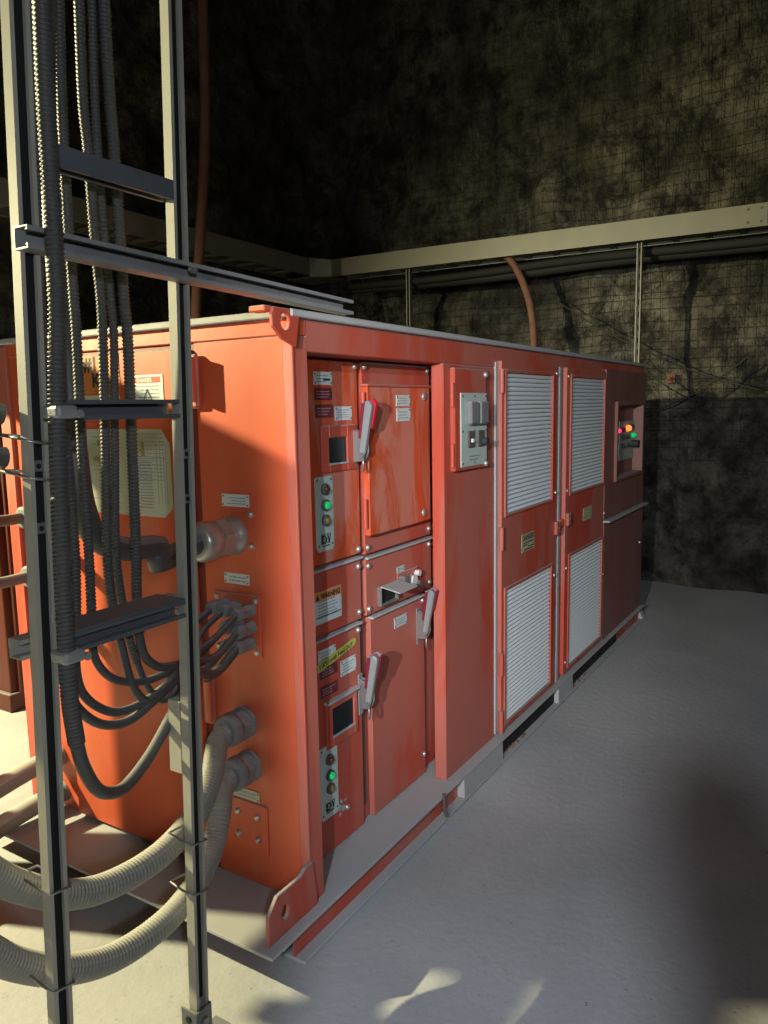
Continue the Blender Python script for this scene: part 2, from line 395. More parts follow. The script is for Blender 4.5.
for k, (y, z) in enumerate(((0.10, 1.80),)):
    x = XW-back_off(y, z)*0.8-0.04
    mb = MB().box(x-0.008, x+0.01, y-0.04, y+0.04, z-0.04, z+0.04)
    mb.cyl((x-0.008, y, z), (-1, 0, 0), 0.025, 0.02, 8); mb.cyl((x-0.02, y, z), (-1, 0, 0), 0.011, 0.05, 8)
    tag(mb.build('rock_bolt', 'rust', bevel=0.004), ['square rock bolt plate just above the far machine end', 'rock bolt plate high on the wall, right of the dark cleft',
        'rock bolt plate above the tray near the right edge', 'rock bolt plate left of the dark cleft on the back wall'][k], 'rock bolt')

# ---------------------------------------------------------------- the red electrical enclosure
T = thing('electrical_enclosure', 'long orange-red steel electrical enclosure on a skid with louvred doors', 'electrical enclosure', (1.9, 0.7, 0))
YB = 1.36; ZT = 1.86; XE = 3.98; ZS = 0.112
# skid
mb = MB(); mb.box(-0.10, 3.98, -0.012, -0.006, 0.012, ZS-0.012)
mb.build('skid_web', 'paint', T)
mb = MB().prism([(-0.235, -0.045), (4.02, -0.045), (4.02, YB+0.04), (-0.235, YB+0.04)], 'z', ZS-0.012, ZS)
mb.build('skid_deck', 'roof', T, 0.002)
mb = MB().prism([(-0.10, -0.048), (4.05, -0.048), (4.05, 0.03), (-0.10, 0.03)], 'z', 0.0, 0.012)
mb.box(-0.09, 0.03, 0.03, YB, 0, 0.012)
mb.build('skid_bottom_flange', 'roof', T, 0.002)
MB().add([(-0.225,-0.045,ZS-0.01),(-0.10,-0.045,0.006),(-0.088,-0.045,0.006),(-0.20,-0.045,ZS-0.01),(-0.225,YB,ZS-0.01),(-0.10,YB,0.006),(-0.088,YB,0.006),(-0.20,YB,ZS-0.01)][:0] or
         [(-0.10,0.01,0.012),(-0.20,0.01,ZS-0.012),(-0.10,YB,0.012),(-0.20,YB,ZS-0.012)], [(0,1,3,2)]).build('skid_end_web', 'paint_dark', T)
for a, b in ((0.97, 1.37), (2.12, 2.36)):
    MB().prism([(-0.044, 0.012), (-0.041, 0.10), (0.012, 0.10), (0.012, 0.012)], 'x', a, b).build('skid_gusset', 'roof', T, 0.002)
for a, b in ((1.37, 2.12), (2.36, 3.35)):
    mb = B(a, b, -0.018, -0.013, 0.014, 0.098); o = mb.build('fork_pocket', 'black', T)
    mb = MB()
    for k in range(14):
        x = a+random.uniform(0.02, 0.3); y = random.uniform(-0.035, -0.005); q = random.uniform(0.004, 0.011)
        mb.cyl((x, y, 0.012), (0, 0, 1), q, q*0.8, 5, r2=q*0.5, smooth=False)
    tag(mb.build('rubble', 'rust'), ['loose crumbs of debris on the skid flange under the near louvred door',
        'loose crumbs of debris on the skid flange under the far louvred door'][0 if a < 2 else 1], 'debris', kind='stuff')
MB().prism([(-0.05, 0.0), (0.0, ZS), (0.02, ZS), (0.02, 0.0)], 'x', 3.98, 4.05).build('skid_end_plate', 'roof', T, 0.003)
MB().tube([(0.775, -0.05, 0.125), (0.775, -0.052, 0.09), (0.78, -0.05, 0.055), (0.782, -0.06, 0.03)], 0.006, 8).build('lifting_clip', 'seal', T)
# lifting lug plates
def lug(pts, hole, hr, y0, y1, name):
    me = bpy.data.meshes.new(name); bm = bmesh.new(); n = len(pts)
    hp = [(hole[0]+hr*0.8*math.cos(2*PI*i/16), hole[1]+hr*math.sin(2*PI*i/16)) for i in range(16)]
    loops = []
    for y in (y0, y1):
        o = [bm.verts.new((p[0], y, p[1])) for p in pts]; h = [bm.verts.new((p[0], y, p[1])) for p in hp]
        eo = [bm.edges.new((o[i], o[(i+1) % n])) for i in range(n)]; eh = [bm.edges.new((h[i], h[(i+1) % 16])) for i in range(16)]
        bmesh.ops.triangle_fill(bm, edges=eo+eh, use_beauty=True); loops.append((o, h))
    for k in (0, 1):
        a, b = loops[0][k], loops[1][k]; m_ = len(a)
        for i in range(m_): bm.faces.new((a[i], a[(i+1) % m_], b[(i+1) % m_], b[i]))
    bmesh.ops.recalc_face_normals(bm, faces=bm.faces); bm.to_mesh(me); bm.free()
    me.materials.append(M['paint']); o = bpy.data.objects.new(name, me); COL.objects.link(o); o.parent = T; o.location = -wloc(T)
    b = o.modifiers.new('bevel', 'BEVEL'); b.width = 0.002; b.limit_method = 'ANGLE'
    return o
lug([(-0.21, ZS), (-0.205, 0.20), (-0.165, 0.243), (-0.06, 0.243), (-0.035, 0.257), (0.0, 0.257), (0.02, ZS)], (-0.135, 0.178), 0.022, -0.013, 0.0, 'lifting_lug')
lug([(-0.09, 1.865), (-0.10, 1.845), (-0.098, 1.815), (-0.062, 1.785), (0.0, 1.765), (0.02, 1.865)], (-0.045, 1.83), 0.022, -0.016, -0.006, 'lifting_lug')
MB().box(-0.115, -0.075, -0.005, 0.05, 1.852, 1.868).build('lug_top_rail', 'paint_end', T, 0.003)
# body shell (walls made as sheets so that the recess is real)
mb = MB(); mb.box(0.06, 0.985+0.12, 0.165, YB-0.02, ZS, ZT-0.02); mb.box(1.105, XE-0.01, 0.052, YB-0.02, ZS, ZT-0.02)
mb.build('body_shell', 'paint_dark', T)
# end face panels
mb = MB(); mb.box(0.0, 0.06, 0.032, 0.372, ZS, 1.80)
mb.build('end_panel', 'paint_end', T, 0.003)
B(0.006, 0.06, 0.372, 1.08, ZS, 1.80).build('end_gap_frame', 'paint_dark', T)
D = B(-0.022, 0.004, 0.40, 1.062, 0.125, 1.785).build('end_door', 'paint_end', T, 0.004)
B(0.0, 0.06, 1.085, YB-0.06, ZS, 1.80).build('end_panel', 'paint_end', T, 0.003)
B(-0.012, 0.05, YB-0.06, YB, ZS, 1.84).build('corner_post', 'paint', T, 0.003)
B(-0.004, 0.06, -0.003, YB, 1.800, 1.846).build('end_top_rail', 'paint_end', T, 0.003)
for z in (1.69, 0.70):
    h = MB().box(-0.022, 0.0, 0.345, 0.392, z-0.085, z+0.075).build('hinge_bracket', 'paint', T, 0.008)
    MB().cyl((-0.032, 0.352, z-0.065), (0, 0, 1), 0.012, 0.13, 10).build('hinge_pin', 'paint_end', h)
# front frame
mb = MB()
mb.prism([(0.0, 0.0), (0.068, 0.0), (0.068, 0.05), (0.02, 0.055), (0.001, 0.03)], 'z', ZS, 1.799)
mb.build('corner_post', 'paint', T, 0.003)
B(-0.006, 0.004, -0.004, 0.030, ZS+0.15, 1.79).build('corner_edge_strip', 'paint', T, 0.002)
B(0.061, XE, 0.0, 0.16, 1.757, 1.845).build('top_rail', 'paint', T, 0.003)
rf = B(-0.022, XE+0.03, -0.022, YB+0.02, 1.846, 1.866).build('roof_sheet', 'roof', T, 0.003)
# ---- recess panels
Yr = 0.13
B(0.066, 1.10, Yr, 0.166, ZS, 1.757).build('recess_backing', 'paint', T)
def fpanel(name, x0, x1, z0, z1, y, t=0.022, m='paint', bevel=0.003, parent=None, label=None):
    return B(x0, x1, y, y+t, z0, z1).build(name, m, parent or T, bevel, label=label)
def dustlip(x0, x1, z, y, parent=None, h=0.009):
    B(x0, x1, y-0.012, y+0.01, z-h, z).build('folded_lip', 'roof', parent or T, 0.002)
p_a = fpanel('cover_panel', 0.08, 0.478, 1.103, 1.750, 0.108, m='paint_rub', label='upper left cover panel with meter window')
p_b = fpanel('cover_panel', 0.08, 0.475, 0.872, 1.092, 0.108, label='cover panel with warning sticker')
p_c = fpanel('cover_panel', 0.08, 0.462, 0.116, 0.862, 0.108, label='lower left cover panel with meter window')
p_d = fpanel('cover_panel', 0.503, 0.985, 1.092, 1.752, 0.108, label='upper cover panel behind the small door')
p_e = fpanel('cover_panel', 0.503, 0.985, 0.872, 1.080, 0.108, label='cover panel with open flap socket')
p_f = fpanel('cover_panel', 0.52, 0.915, 0.116, 0.862, 0.104, label='tall lower cover panel')
dustlip(0.08, 0.475, 1.094, 0.108); dustlip(0.08, 0.462, 0.866, 0.108)
dustlip(0.503, 0.985, 1.083, 0.108); dustlip(0.522, 0.913, 0.866, 0.104)
dustlip(0.505, 0.985, 1.752, 0.108, h=0.006)
B(0.480, 0.501, 0.124, 0.132, 0.17, 1.757).build('seal_strip', 'seal', T)
B(0.925, 1.09, 0.118, 0.131, 0.14, 0.86).build('side_strip', 'paint', T, 0.002)
add_bolts(T, [(0.462, 0.108, 1.735), (0.462, 0.108, 1.12), (0.458, 0.108, 1.06), (0.458, 0.108, 0.90), (0.448, 0.108, 0.838), (0.355, 0.108, 0.23),
              (0.52, 0.108, 1.735), (0.965, 0.108, 1.735), (0.52, 0.108, 1.115), (0.965, 0.108, 1.118), (0.52, 0.108, 1.050), (0.965, 0.108, 1.055),
              (0.52, 0.108, 0.895), (0.965, 0.108, 0.90), (0.90, 0.104, 0.84), (0.90, 0.104, 0.20)], (0, -1, 0), 0.011, 0.009)
# small hinged door
d1 = fpanel('small_door', 0.492, 0.931, 1.160, 1.672, 0.078, 0.024, 'paint_rub', 0.004)
B(0.488, 0.935, 0.072, 0.104, 1.668, 1.677).build('door_lip', 'paint', d1, 0.002)
for z in (1.60, 1.24):
    MB().cyl((0.476, 0.085, z-0.05), (0, 0, 1), 0.009, 0.10, 10).build('hinge', 'paint', d1)
for z in (1.636, 1.195):
    k = MB().lathe((0.885 if z > 1.4 else 0.875, 0.078, z), (0, -1, 0), [(0, 0.015), (0.004, 0.015), (0.006, 0.011)], 16).build('quarter_turn_lock', 'chrome', d1)
# labels
def plate(x0, x1, z0, z1, y, m='plate_w', name='nameplate', rows=3, ink='inkgrey', parent=None, pin=True, ax='front', seed=0):
    rnd = random.Random(int(x0*977+z0*613)+seed)
    if ax == 'front': q = B(x0, x1, y-0.0015, y, z0, z1)
    else: q = B(y-0.0015, y, x0, x1, z0, z1)
    o = q.build(name, m, parent or T)
    if rows:
        mb = MB(); H = z1-z0; W = x1-x0
        for r in range(rows):
            zc = z1-H*(0.18+0.68*(r+0.5)/rows); h = min(0.0035, H/rows*0.22); a = x0+W*0.12; e = x1-W*(0.12+0.25*rnd.random())
            xx = a
            while xx < e:
                L_ = rnd.uniform(0.008, 0.02); b_ = min(xx+L_, e)
                if ax == 'front': mb.box(xx, b_, y-0.0019, y-0.0014, zc-h/2, zc+h/2)
                else: mb.box(y-0.0019, y-0.0014, xx, b_, zc-h/2, zc+h/2)
                xx = b_+0.003
        mb.build('print', ink, o)
    if pin:
        mb = MB()
        for x in (x0+0.006, x1-0.006):
            for z in (z0+0.006, z1-0.006):
                if ax == 'front': mb.cyl((x, y-0.0015, z), (0, -1, 0), 0.0028, 0.0015, 6)
                else: mb.cyl((y-0.0015, x, z), (-1, 0, 0), 0.0028, 0.0015, 6)
        mb.build('rivet', 'seal', o)
    return o
Yp = 0.108
n1 = plate(0.236, 0.332, 1.672, 1.712, Yp); B(0.285, 0.32, Yp-0.002, Yp-0.0015, 1.685, 1.692).build('print', 'ink', n1)
plate(0.238, 0.330, 1.625, 1.662, Yp, 'plate_m', ink='inkpale'); plate(0.240, 0.336, 1.570, 1.611, Yp, 'plate_m', ink='inkpale')
plate(0.345, 0.440, 1.560, 1.604, Yp, 'paper', 'paper_label', 4)
plate(0.216, 0.312, 0.783, 0.826, Yp); plate(0.222, 0.318, 0.728, 0.766, Yp, 'plate_m', ink='inkpale'); plate(0.222, 0.318, 0.664, 0.702, Yp, 'plate_m', ink='inkpale')
plate(0.338, 0.430, 0.703, 0.762-0.005, Yp, 'paper', 'paper_label', 4)
ws = plate(0.205, 0.352, 0.913, 1.020, Yp, 'paper', 'warning_sticker', 7, pin=False)
B(0.205, 0.352, Yp-0.0020, Yp-0.0010, 0.988, 1.020).build('header_band', 'warn', ws)
txt('WARNING', 0.024, 'ink', ws, (0.237, Yp-0.0025, 0.994), 'front', bold=0.0012, sx=0.92)
MB().prism([(0.209, 0.992), (0.231, 0.992), (0.220, 1.014)], 'y', Yp-0.0024, Yp-0.0019).build('alert_triangle', 'ink', ws)
B(0.21, 0.347, Yp-0.0022, Yp-0.0014, 0.934, 0.937).build('print', 'ink', ws)
tp = MB().prism([(0.205, 0.757), (0.205, 0.783), (0.218, 0.788), (0.418, 0.818), (0.43, 0.811), (0.43, 0.800), (0.418, 0.792), (0.218, 0.756)], 'y', Yp-0.004, Yp-0.003).build('handwritten_tape', 'tape', T)
txt('11KV South Feed OUT', 0.021, 'ink', tp, (0.215, Yp-0.0046, 0.765), 'front', bold=0.0006, sx=0.98, tilt=math.radians(8.6))
plate(0.680, 0.778, 1.602, 1.641, 0.078, parent=d1); plate(0.682, 0.778, 1.548, 1.594, 0.078, 'paper', 'paper_label', 3, parent=d1)
plate(0.683, 0.776, 0.780, 0.820, 0.104, 'plate_g')
plate(0.716, 0.772, 0.985, 1.008, Yp, 'plate_g', rows=1)
def meter(x0, x1, z0, z1, gx0, gx1, gz0, gz1, y):
    o = MB().ringframe((x0, x1, z0, z1), (gx0, gx1, gz0, gz1), y-0.008, y).build('meter_window', 'paint', T, 0.003)
    B(gx0, gx1, y-0.003, y-0.001, gz0, gz1).build('glass', 'glass', o)
    B(gx0-0.004, gx1+0.004, y-0.011, y-0.002, gz0-0.006, gz0).build('sill', 'roof', o)
    return o
meter(0.258, 0.452, 1.395, 1.545, 0.300, 0.400, 1.425, 1.505, Yp)
mm = meter(0.242, 0.425, 0.480, 0.640, 0.278, 0.402, 0.520, 0.612, Yp)
B(0.240, 0.428, Yp-0.018, Yp, 0.638, 0.646).build('hood', 'roof', mm)
def indicator(x0, x1, z0, z1, zs, y):
    o = MB().prism([(x0, z0+0.012), (x0+0.012, z0), (x1-0.012, z0), (x1, z0+0.012), (x1, z1-0.006), (x1-0.006, z1), (x0+0.006, z1), (x0, z1-0.006)], 'y', y-0.003, y).build('indicator_plate', 'plate_g', T)
    xc = (x0+x1)/2
    for z, mm_ in zip(zs, ('lamp_r', 'lamp_g', 'lamp_y')):
        b_ = MB().lathe((xc, y-0.003, z), (0, -1, 0), [(0, 0.019), (0.008, 0.019), (0.010, 0.015)], 20).build('lamp_bezel', 'seal', o)
        MB().lathe((xc, y-0.012, z), (0, -1, 0), [(0, 0.0125), (0.006, 0.011), (0.010, 0.005)], 16).build('lamp_lens', mm_, o)
    zl = zs[2]-0.062
    mb = MB(); mb.box(xc-0.024, xc-0.012, y-0.0036, y-0.003, zl-0.012, zl+0.014); mb.box(xc-0.024, xc, y-0.0036, y-0.003, zl+0.008, zl+0.014)
    mb.box(xc-0.024, xc, y-0.0036, y-0.003, zl-0.014, zl-0.008); mb.box(xc-0.002, xc+0.006, y-0.0036, y-0.003, zl-0.008, zl+0.008)
    mb.prism([(xc+0.008, zl+0.014), (xc+0.015, zl+0.014), (xc+0.019, zl-0.002), (xc+0.023, zl+0.014), (xc+0.028, zl+0.014), (xc+0.021, zl-0.014), (xc+0.016, zl-0.014)], 'y', y-0.0036, y-0.003)
    mb.box(xc-0.020, xc+0.022, y-0.0036, y-0.003, zl-0.022, zl-0.018)
    mb.build('emblem_print', 'ink', o)
    mb = MB()
    for k in range(3): mb.box(xc-0.026+0.004*k, xc+0.026-0.004*k, y-0.0036, y-0.003, z0+0.052-0.014*k, z0+0.056-0.014*k)
    mb.build('print', 'inkgrey', o)
    add_bolts(o, [(x, y-0.003, z) for x in (x0+0.009, x1-0.009) for z in (z0+0.02, z1-0.010)], (0, -1, 0), 0.004, 0.002, 'seal', 'screw')
indicator(0.226, 0.318, 1.146, 1.385, (1.345, 1.294, 1.245), Yp)
indicator(0.205, 0.302, 0.243, 0.497, (0.446, 0.392, 0.346), Yp)
# flap socket and key switch on the middle cover
fl = MB().ringframe((0.575, 0.70, 0.890, 0.962), (0.583, 0.692, 0.897, 0.955), 0.090, Yp).build('socket_frame', 'steel', T, 0.002)
B(0.583, 0.692, 0.104, 0.107, 0.897, 0.955).build('socket_recess', 'black', fl)
MB().add([(0.575, 0.092, 0.962), (0.70, 0.092, 0.962), (0.70, 0.012, 0.948), (0.575, 0.012, 0.948), (0.575, 0.092, 0.966), (0.70, 0.092, 0.966), (0.70, 0.012, 0.952), (0.575, 0.012, 0.952)],
         [(0,3,2,1),(4,5,6,7),(0,1,5,4),(1,2,6,5),(2,3,7,6),(3,0,4,7)]).build('flap', 'roof', fl)
ks = B(0.712, 0.87, 0.103, Yp, 0.905, 0.985).build('switch_plate', 'paint', T, 0.003)
mb = B(0.715, 0.765, 0.075, 0.104, 0.915, 0.975); mb.build('switch_block', 'steel', ks, 0.006)
MB().cyl((0.795, 0.104, 0.945), (0, -1, 0), 0.020, 0.03, 14).build('key_barrel', 'plate_w', ks)
MB().prism([(0.80, 0.93), (0.835, 0.905), (0.842, 0.915), (0.81, 0.945)], 'y', 0.06, 0.075).build('key_lever', 'seal', ks, 0.002)
MB().cyl((0.85, 0.104, 0.962), (0, -1, 0), 0.012, 0.02, 10).build('latch_button', 'plate_w', ks)
# operating handles
def handle(cx, cz, grip, lab):
    y = 0.108
    o = MB().box(cx-0.012, cx+0.016, y-0.006, y, cz-0.075, cz+0.075).build('operating_handle', 'lever', T, 0.004, label=lab)
    mb = MB()
    for x in (cx-0.008, cx+0.012):
        mb.prism([(y-0.004, cz-0.050), (y-0.042, cz-0.045), (y-0.055, cz-0.015), (y-0.054, cz+0.020), (y-0.040, cz+0.048), (y-0.004, cz+0.060)], 'x', x-0.003, x+0.003)
    mb.cyl((cx-0.014, y-0.036, cz+0.005), (1, 0, 0), 0.008, 0.033, 10)
    mb.build('bracket', 'steel', o, 0.002)
    MB().prism([(y-0.030, cz-0.02), (y-0.052, cz-0.02), (y-0.085, cz+0.14), (y-0.070, cz+0.156), (y-0.058, cz+0.15)], 'x', cx-0.016, cx+0.004).build('lever', 'lever', o, 0.004)
    MB().prism([(y-0.040, cz+0.06), (y-0.068, cz+0.06), (y-0.088, cz+0.148), (y-0.070, cz+0.162), (y-0.052, cz+0.152)], 'x', cx+0.006, cx+0.026).build('grip', grip, o, 0.005)
    MB().prism([(y-0.030, cz+0.03), (y-0.040, cz+0.03), (y-0.058, cz+0.15), (y-0.045, cz+0.15)], 'x', cx-0.018, cx+0.018).build('grip_back', 'grip_d', o, 0.004)
    ring = [(cx-0.008+0.020*math.cos(a), y-0.045+0.012*math.cos(a), cz-0.052+0.026*math.sin(a)) for a in [2*PI*i/20 for i in range(20)]]
    MB().tube(ring, 0.004, 6, closed=True).build('ring', 'steel', o)
handle(0.446, 1.468, 'grip', 'grey handle with bright red grip beside the small door')
handle(0.448, 0.606, 'grip_d', 'dusty grey handle with maroon grip on the lower seam')
handle(0.862, 0.745, 'grip_d', 'dusty grey handle with maroon grip by the column')
# paint scuffs
mb = MB()
for x, z, q in ((0.345, 0.25, 0.02), (0.36, 0.265, 0.012), (0.37, 0.235, 0.014), (0.385, 0.262, 0.008), (0.352, 0.225, 0.009)):
    ang = [2*PI*i/9 for i in range(9)]
    mb.prism([(x-0.04+q*math.cos(a)*random.uniform(0.5, 1.1), z+q*math.sin(a)*random.uniform(0.5, 1.1)) for a in ang], 'y', Yp-0.0012, Yp-0.0006)
mb.build('paint_scuff', 'roof', T)
# ---- column
B(0.893, 1.365, 0.0, 0.052, ZS, 1.757).build('column', 'paint', T, 0.004)
cb = MB().box(0.945, 1.235, -0.022, 0.0, 1.348, 1.742).build('control_box_door', 'paint', T, 0.004)
cp = B(0.992, 1.228, -0.026, -0.022, 1.362, 1.648).build('switch_panel', 'plate_g', cb)
for x in (1.035, 1.125): B(x, x+0.075, -0.050, -0.026, 1.525, 1.615).build('socket_cover', 'hosegrey', cb, 0.006)
for x in (1.045, 1.135): B(x, x+0.055, -0.034, -0.026, 1.435, 1.50).build('breaker_bezel', 'seal', cb, 0.003)
B(1.158, 1.185, -0.058, -0.034, 1.445, 1.47).build('breaker_toggle', 'ink', cb, 0.003); B(1.06, 1.08, -0.044, -0.034, 1.455, 1.47).build('breaker_toggle', 'plate_w', cb, 0.002)
mb = MB()
for k in range(2): mb.box(1.06, 1.16-0.02*k, -0.0268, -0.026, 1.398-0.014*k, 1.402-0.014*k)
mb.build('print', 'inkgrey', cb)
add_bolts(cb, [(x, -0.026, z) for x in (1.004, 1.11, 1.218) for z in (1.374, 1.50, 1.636)], (0, -1, 0), 0.005, 0.003, 'seal', 'screw')
for z in (1.64, 1.41):
    MB().cyl((0.935, -0.016, z-0.045), (0, 0, 1), 0.009, 0.09, 8).build('hinge', 'paint', cb)
for z in (1.722, 1.362): MB().lathe((1.222, -0.022, z), (0, -1, 0), [(0, 0.012), (0.008, 0.012), (0.012, 0.006)], 12).build('bolt', 'bolt', cb)
# ---- louvred doors
def slats(parent, x0, x1, z0, z1, n, y):
    p = (z1-z0)/n
    mb = MB().prism([(y+0.014, z0+p*0.02), (y+0.0, z0+p*0.02), (y-0.004, z0+p*0.30), (y+0.010, z0+p*0.92), (y+0.014, z0+p*0.92)], 'x', x0, x1)
    b = mb.build('louvre_slat', 'louvre', parent)
    for k in range(1, n): copypart(b, parent, 0, 0, p*k)
def louvre_door(x0, x1, lx0, lx1, lab, m):
    y = -0.022
    mb = MB(); zb, zt = 0.128, 1.785
    mb.box(x0, lx0, y, 0.0, zb, zt); mb.box(lx1, x1, y, 0.0, zb, zt)
    for a, b in ((zb, 0.162), (0.778, 1.122), (1.738, zt)): mb.box(lx0, lx1, y, 0.0, a, b)
    d = mb.build('louvred_door', m, T, label=lab)
    for a, b in ((0.162, 0.778), (1.122, 1.738)):
        MB().ringframe((lx0-0.016, lx1+0.016, a-0.012, b+0.014), (lx0, lx1, a, b), y-0.008, y).build('vent_frame', m, d, 0.002)
        slats(d, lx0+0.002, lx1-0.002, a, b, 31, y)
        B(lx0, lx1, 0.0, 0.003, a, b).build('vent_backing', 'seal', d)
    return d
L1 = louvre_door(1.395, 2.10, 1.435, 2.022, 'near door with two louvred vents', 'paint')
B(1.368, 1.396, -0.006, 0.02, 0.125, 1.78).build('seal_strip', 'roof', T)
for z in (1.70, 1.02, 0.45, 0.18):
    MB().cyl((1.384, -0.026, z-0.05), (0, 0, 1), 0.011, 0.10, 10).build('hinge', 'paint', L1)
dp = plate(1.63, 1.79, 0.915, 0.998, -0.022, 'dangerp', 'danger_plate', 0, parent=L1, pin=False)
txt('DANGER', 0.036, 'ink', dp, (1.635, -0.0245, 0.968), 'front', bold=0.001, sx=1.0)
mb = MB()
for k, (a, b) in enumerate(((1.65, 1.775), (1.64, 1.70), (1.71, 1.78), (1.65, 1.77))): mb.box(a, b, -0.0245, -0.0238, 0.953-0.011*k, 0.958-0.011*k)
mb.build('print', 'ink', dp)
L2 = louvre_door(2.25, 2.955, 2.318, 2.930, 'far door with two louvred vents', 'paint')
plate(2.56, 2.72, 0.935, 1.01, -0.022, 'dangerp', 'danger_plate', 3, ink='inkolive', parent=L2, pin=False)
B(2.105, 2.245, -0.004, 0.02, ZS, 1.785).build('centre_mullion', 'paint', T, 0.003)
B(2.165, 2.195, -0.012, -0.004, ZS, 1.785).build('seal_strip', 'roof', T)
lt = B(2.07, 2.13, -0.040, -0.022, 0.93, 1.0).build('padlock_hasp', 'paint', T, 0.006)
MB().cyl((2.10, -0.040, 0.965), (0, -1, 0), 0.010, 0.006, 12).build('hasp_eye', 'seal', lt)
lt2 = B(2.25, 2.30, -0.040, -0.022, 0.95, 1.02).build('padlock_hasp', 'paint', T, 0.006)
MB().cyl((2.275, -0.040, 0.985), (0, -1, 0), 0.010, 0.006, 12).build('hasp_eye', 'seal', lt2)
B(2.155, 2.20, -0.03, -0.012, 0.96, 1.0).build('seal_tag', mat('orange_tag', (0.8, 0.12, 0.03), 0.5), T, 0.003)
add_bolts(T, [(2.085, -0.022, 1.75), (2.085, -0.022, 1.15), (2.27, -0.022, 1.74), (2.27, -0.022, 1.14), (2.27, -0.022, 0.72), (2.08, -0.022, 0.72), (2.975, -0.022, 0.93), (2.975, -0.022, 0.55), (2.28, -0.022, 0.19)], (0, -1, 0), 0.009, 0.008)
# ---- far cabinet end
mb = MB(); y = -0.02
wx0, wx1, wz0, wz1 = 3.21, 3.86, 1.12, 1.585
mb.box(2.99, wx0, y, 0.0, 0.885, 1.80); mb.box(wx1, XE, y, 0.0, 0.885, 1.80); mb.box(wx0, wx1, y, 0.0, 0.885, wz0); mb.box(wx0, wx1, y, 0.0, wz1, 1.80)
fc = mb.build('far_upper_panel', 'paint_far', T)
MB().ringframe((wx0-0.02, wx1+0.02, wz0-0.02, wz1+0.02), (wx0+0.005, wx1-0.005, wz0+0.005, wz1-0.005), y-0.018, y+0.054).build('window_hood', 'paint_far', fc, 0.003)
B(wx0-0.01, wx1+0.01, 0.034, 0.045, wz0-0.01, wz1+0.01).build('recessed_panel', 'paint_far', fc)
cpn = B(3.47, 3.83, 0.022, 0.034, 1.215, 1.475).build('control_plate', 'plate_g2', fc)
B(3.34, 3.44, 0.022, 0.034, 1.22, 1.40).build('dark_gauge', 'glass', fc)
def lens(x, z, m, r=0.022):
    MB().lathe((x, 0.022, z), (0, -1, 0), [(0, r), (0.018, r*0.95), (0.03, r*0.5)], 12).build('lamp_lens', m, fc)
lens(3.395, 1.416, 'lit_red', 0.016); lens(3.655, 1.426, 'lit_orange', 0.022); lens(3.795, 1.373, 'lamp_g', 0.018)
for x, z in ((3.54, 1.42), (3.77, 1.435), (3.54, 1.37), (3.65, 1.37), (3.54, 1.31), (3.66, 1.31)):
    MB().cyl((x, 0.022, z), (0, -1, 0), 0.014, 0.016, 8).build('push_button', 'ink', fc)
MB().cyl((3.79, 0.022, 1.315), (0, -1, 0), 0.026, 0.05, 10).build('selector_knob', 'ink', fc)
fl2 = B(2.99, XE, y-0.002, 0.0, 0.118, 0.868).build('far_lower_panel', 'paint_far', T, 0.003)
B(2.99, XE+0.015, y-0.035, 0.0, 0.868, 0.880).build('folded_lip', 'roof', T, 0.002)
B(2.960, 2.985, -0.006, 0.0, 0.118, 1.80).build('seal_strip', 'paint_dark', T)
MB().lathe((3.90, -0.022, 0.60), (0, -1, 0), [(0, 0.010), (0.008, 0.008)], 10).build('lock', 'bolt', fl2)
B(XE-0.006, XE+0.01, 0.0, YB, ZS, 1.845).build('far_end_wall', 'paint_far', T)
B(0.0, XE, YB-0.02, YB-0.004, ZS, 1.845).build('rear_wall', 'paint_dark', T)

# ---- end-face fittings
plate(0.178, 0.285, 1.315, 1.352, 0.0, 'plate_w', 'nameplate', 3, ax='end'); plate(0.190, 0.290, 1.080, 1.112, 0.0, 'plate_w', 'nameplate', 2, ax='end')
gp = B(-0.006, 0.0, 0.150, 0.335, 0.862, 1.052).build('gland_plate', 'paint_end', T, 0.002)
add_bolts(T, [(-0.006, y_, z_) for y_ in (0.165, 0.318) for z_ in (0.878, 1.036)], (-1, 0, 0), 0.010, 0.008)
add_bolts(T, [(0.0, 0.175, 1.325-0.03), (0.0, 0.175, 1.20)], (-1, 0, 0), 0.011, 0.008)
B(-0.006, 0.0, 0.155, 0.325, 0.225, 0.385).build('blanking_plate', 'paint_end', T, 0.002)
add_bolts(T, [(-0.006, y_, z_) for y_ in (0.192, 0.272) for z_ in (0.27, 0.345)], (-1, 0, 0), 0.011, 0.010)
plate(0.185, 0.30, 0.392, 0.425, -0.002, 'paper_y', 'nameplate', 2, ax='end')
def gland(y_, z_, r, l, m, name='cable_gland', d=(-1, 0, 0)):
    o = MB().lathe((0, y_, z_), d, [(0, r*1.0), (l*0.12, r*1.0), (l*0.14, r*0.86), (l*0.36, r*0.86)], 20).build(name, m, T)
    MB().lathe(Vector((0, y_, z_))+Vector(d)*l*0.34, d, [(0, r*1.04), (l*0.24, r*1.04)], 6, smooth=False).build('hex_nut', m, o, 0.002)
    MB().lathe(Vector((0, y_, z_))+Vector(d)*l*0.58, d, [(0, r*0.9), (l*0.06, r*1.0), (l*0.34, r*0.98), (l*0.42, r*0.84), (l*0.42, r*0.70)], 20).build('gland_cap', m, o)
    return o
gland(0.245, 1.228, 0.058, 0.155, 'chrome')
SG = [(0.285, 1.015), (0.240, 1.012), (0.185, 1.008), (0.235, 0.962), (0.185, 0.955), (0.235, 0.905), (0.190, 0.905)]
for y_, z_ in SG: gland(y_, z_, 0.021, 0.075, 'hosegrey')
gland(0.234, 0.645, 0.050, 0.09, 'hosegrey'); gland(0.221, 0.507, 0.050, 0.09, 'hosegrey')
for z_ in (1.234, 1.02, 0.318, 0.172): gland(1.18, z_, 0.040, 0.08, 'hosegrey')
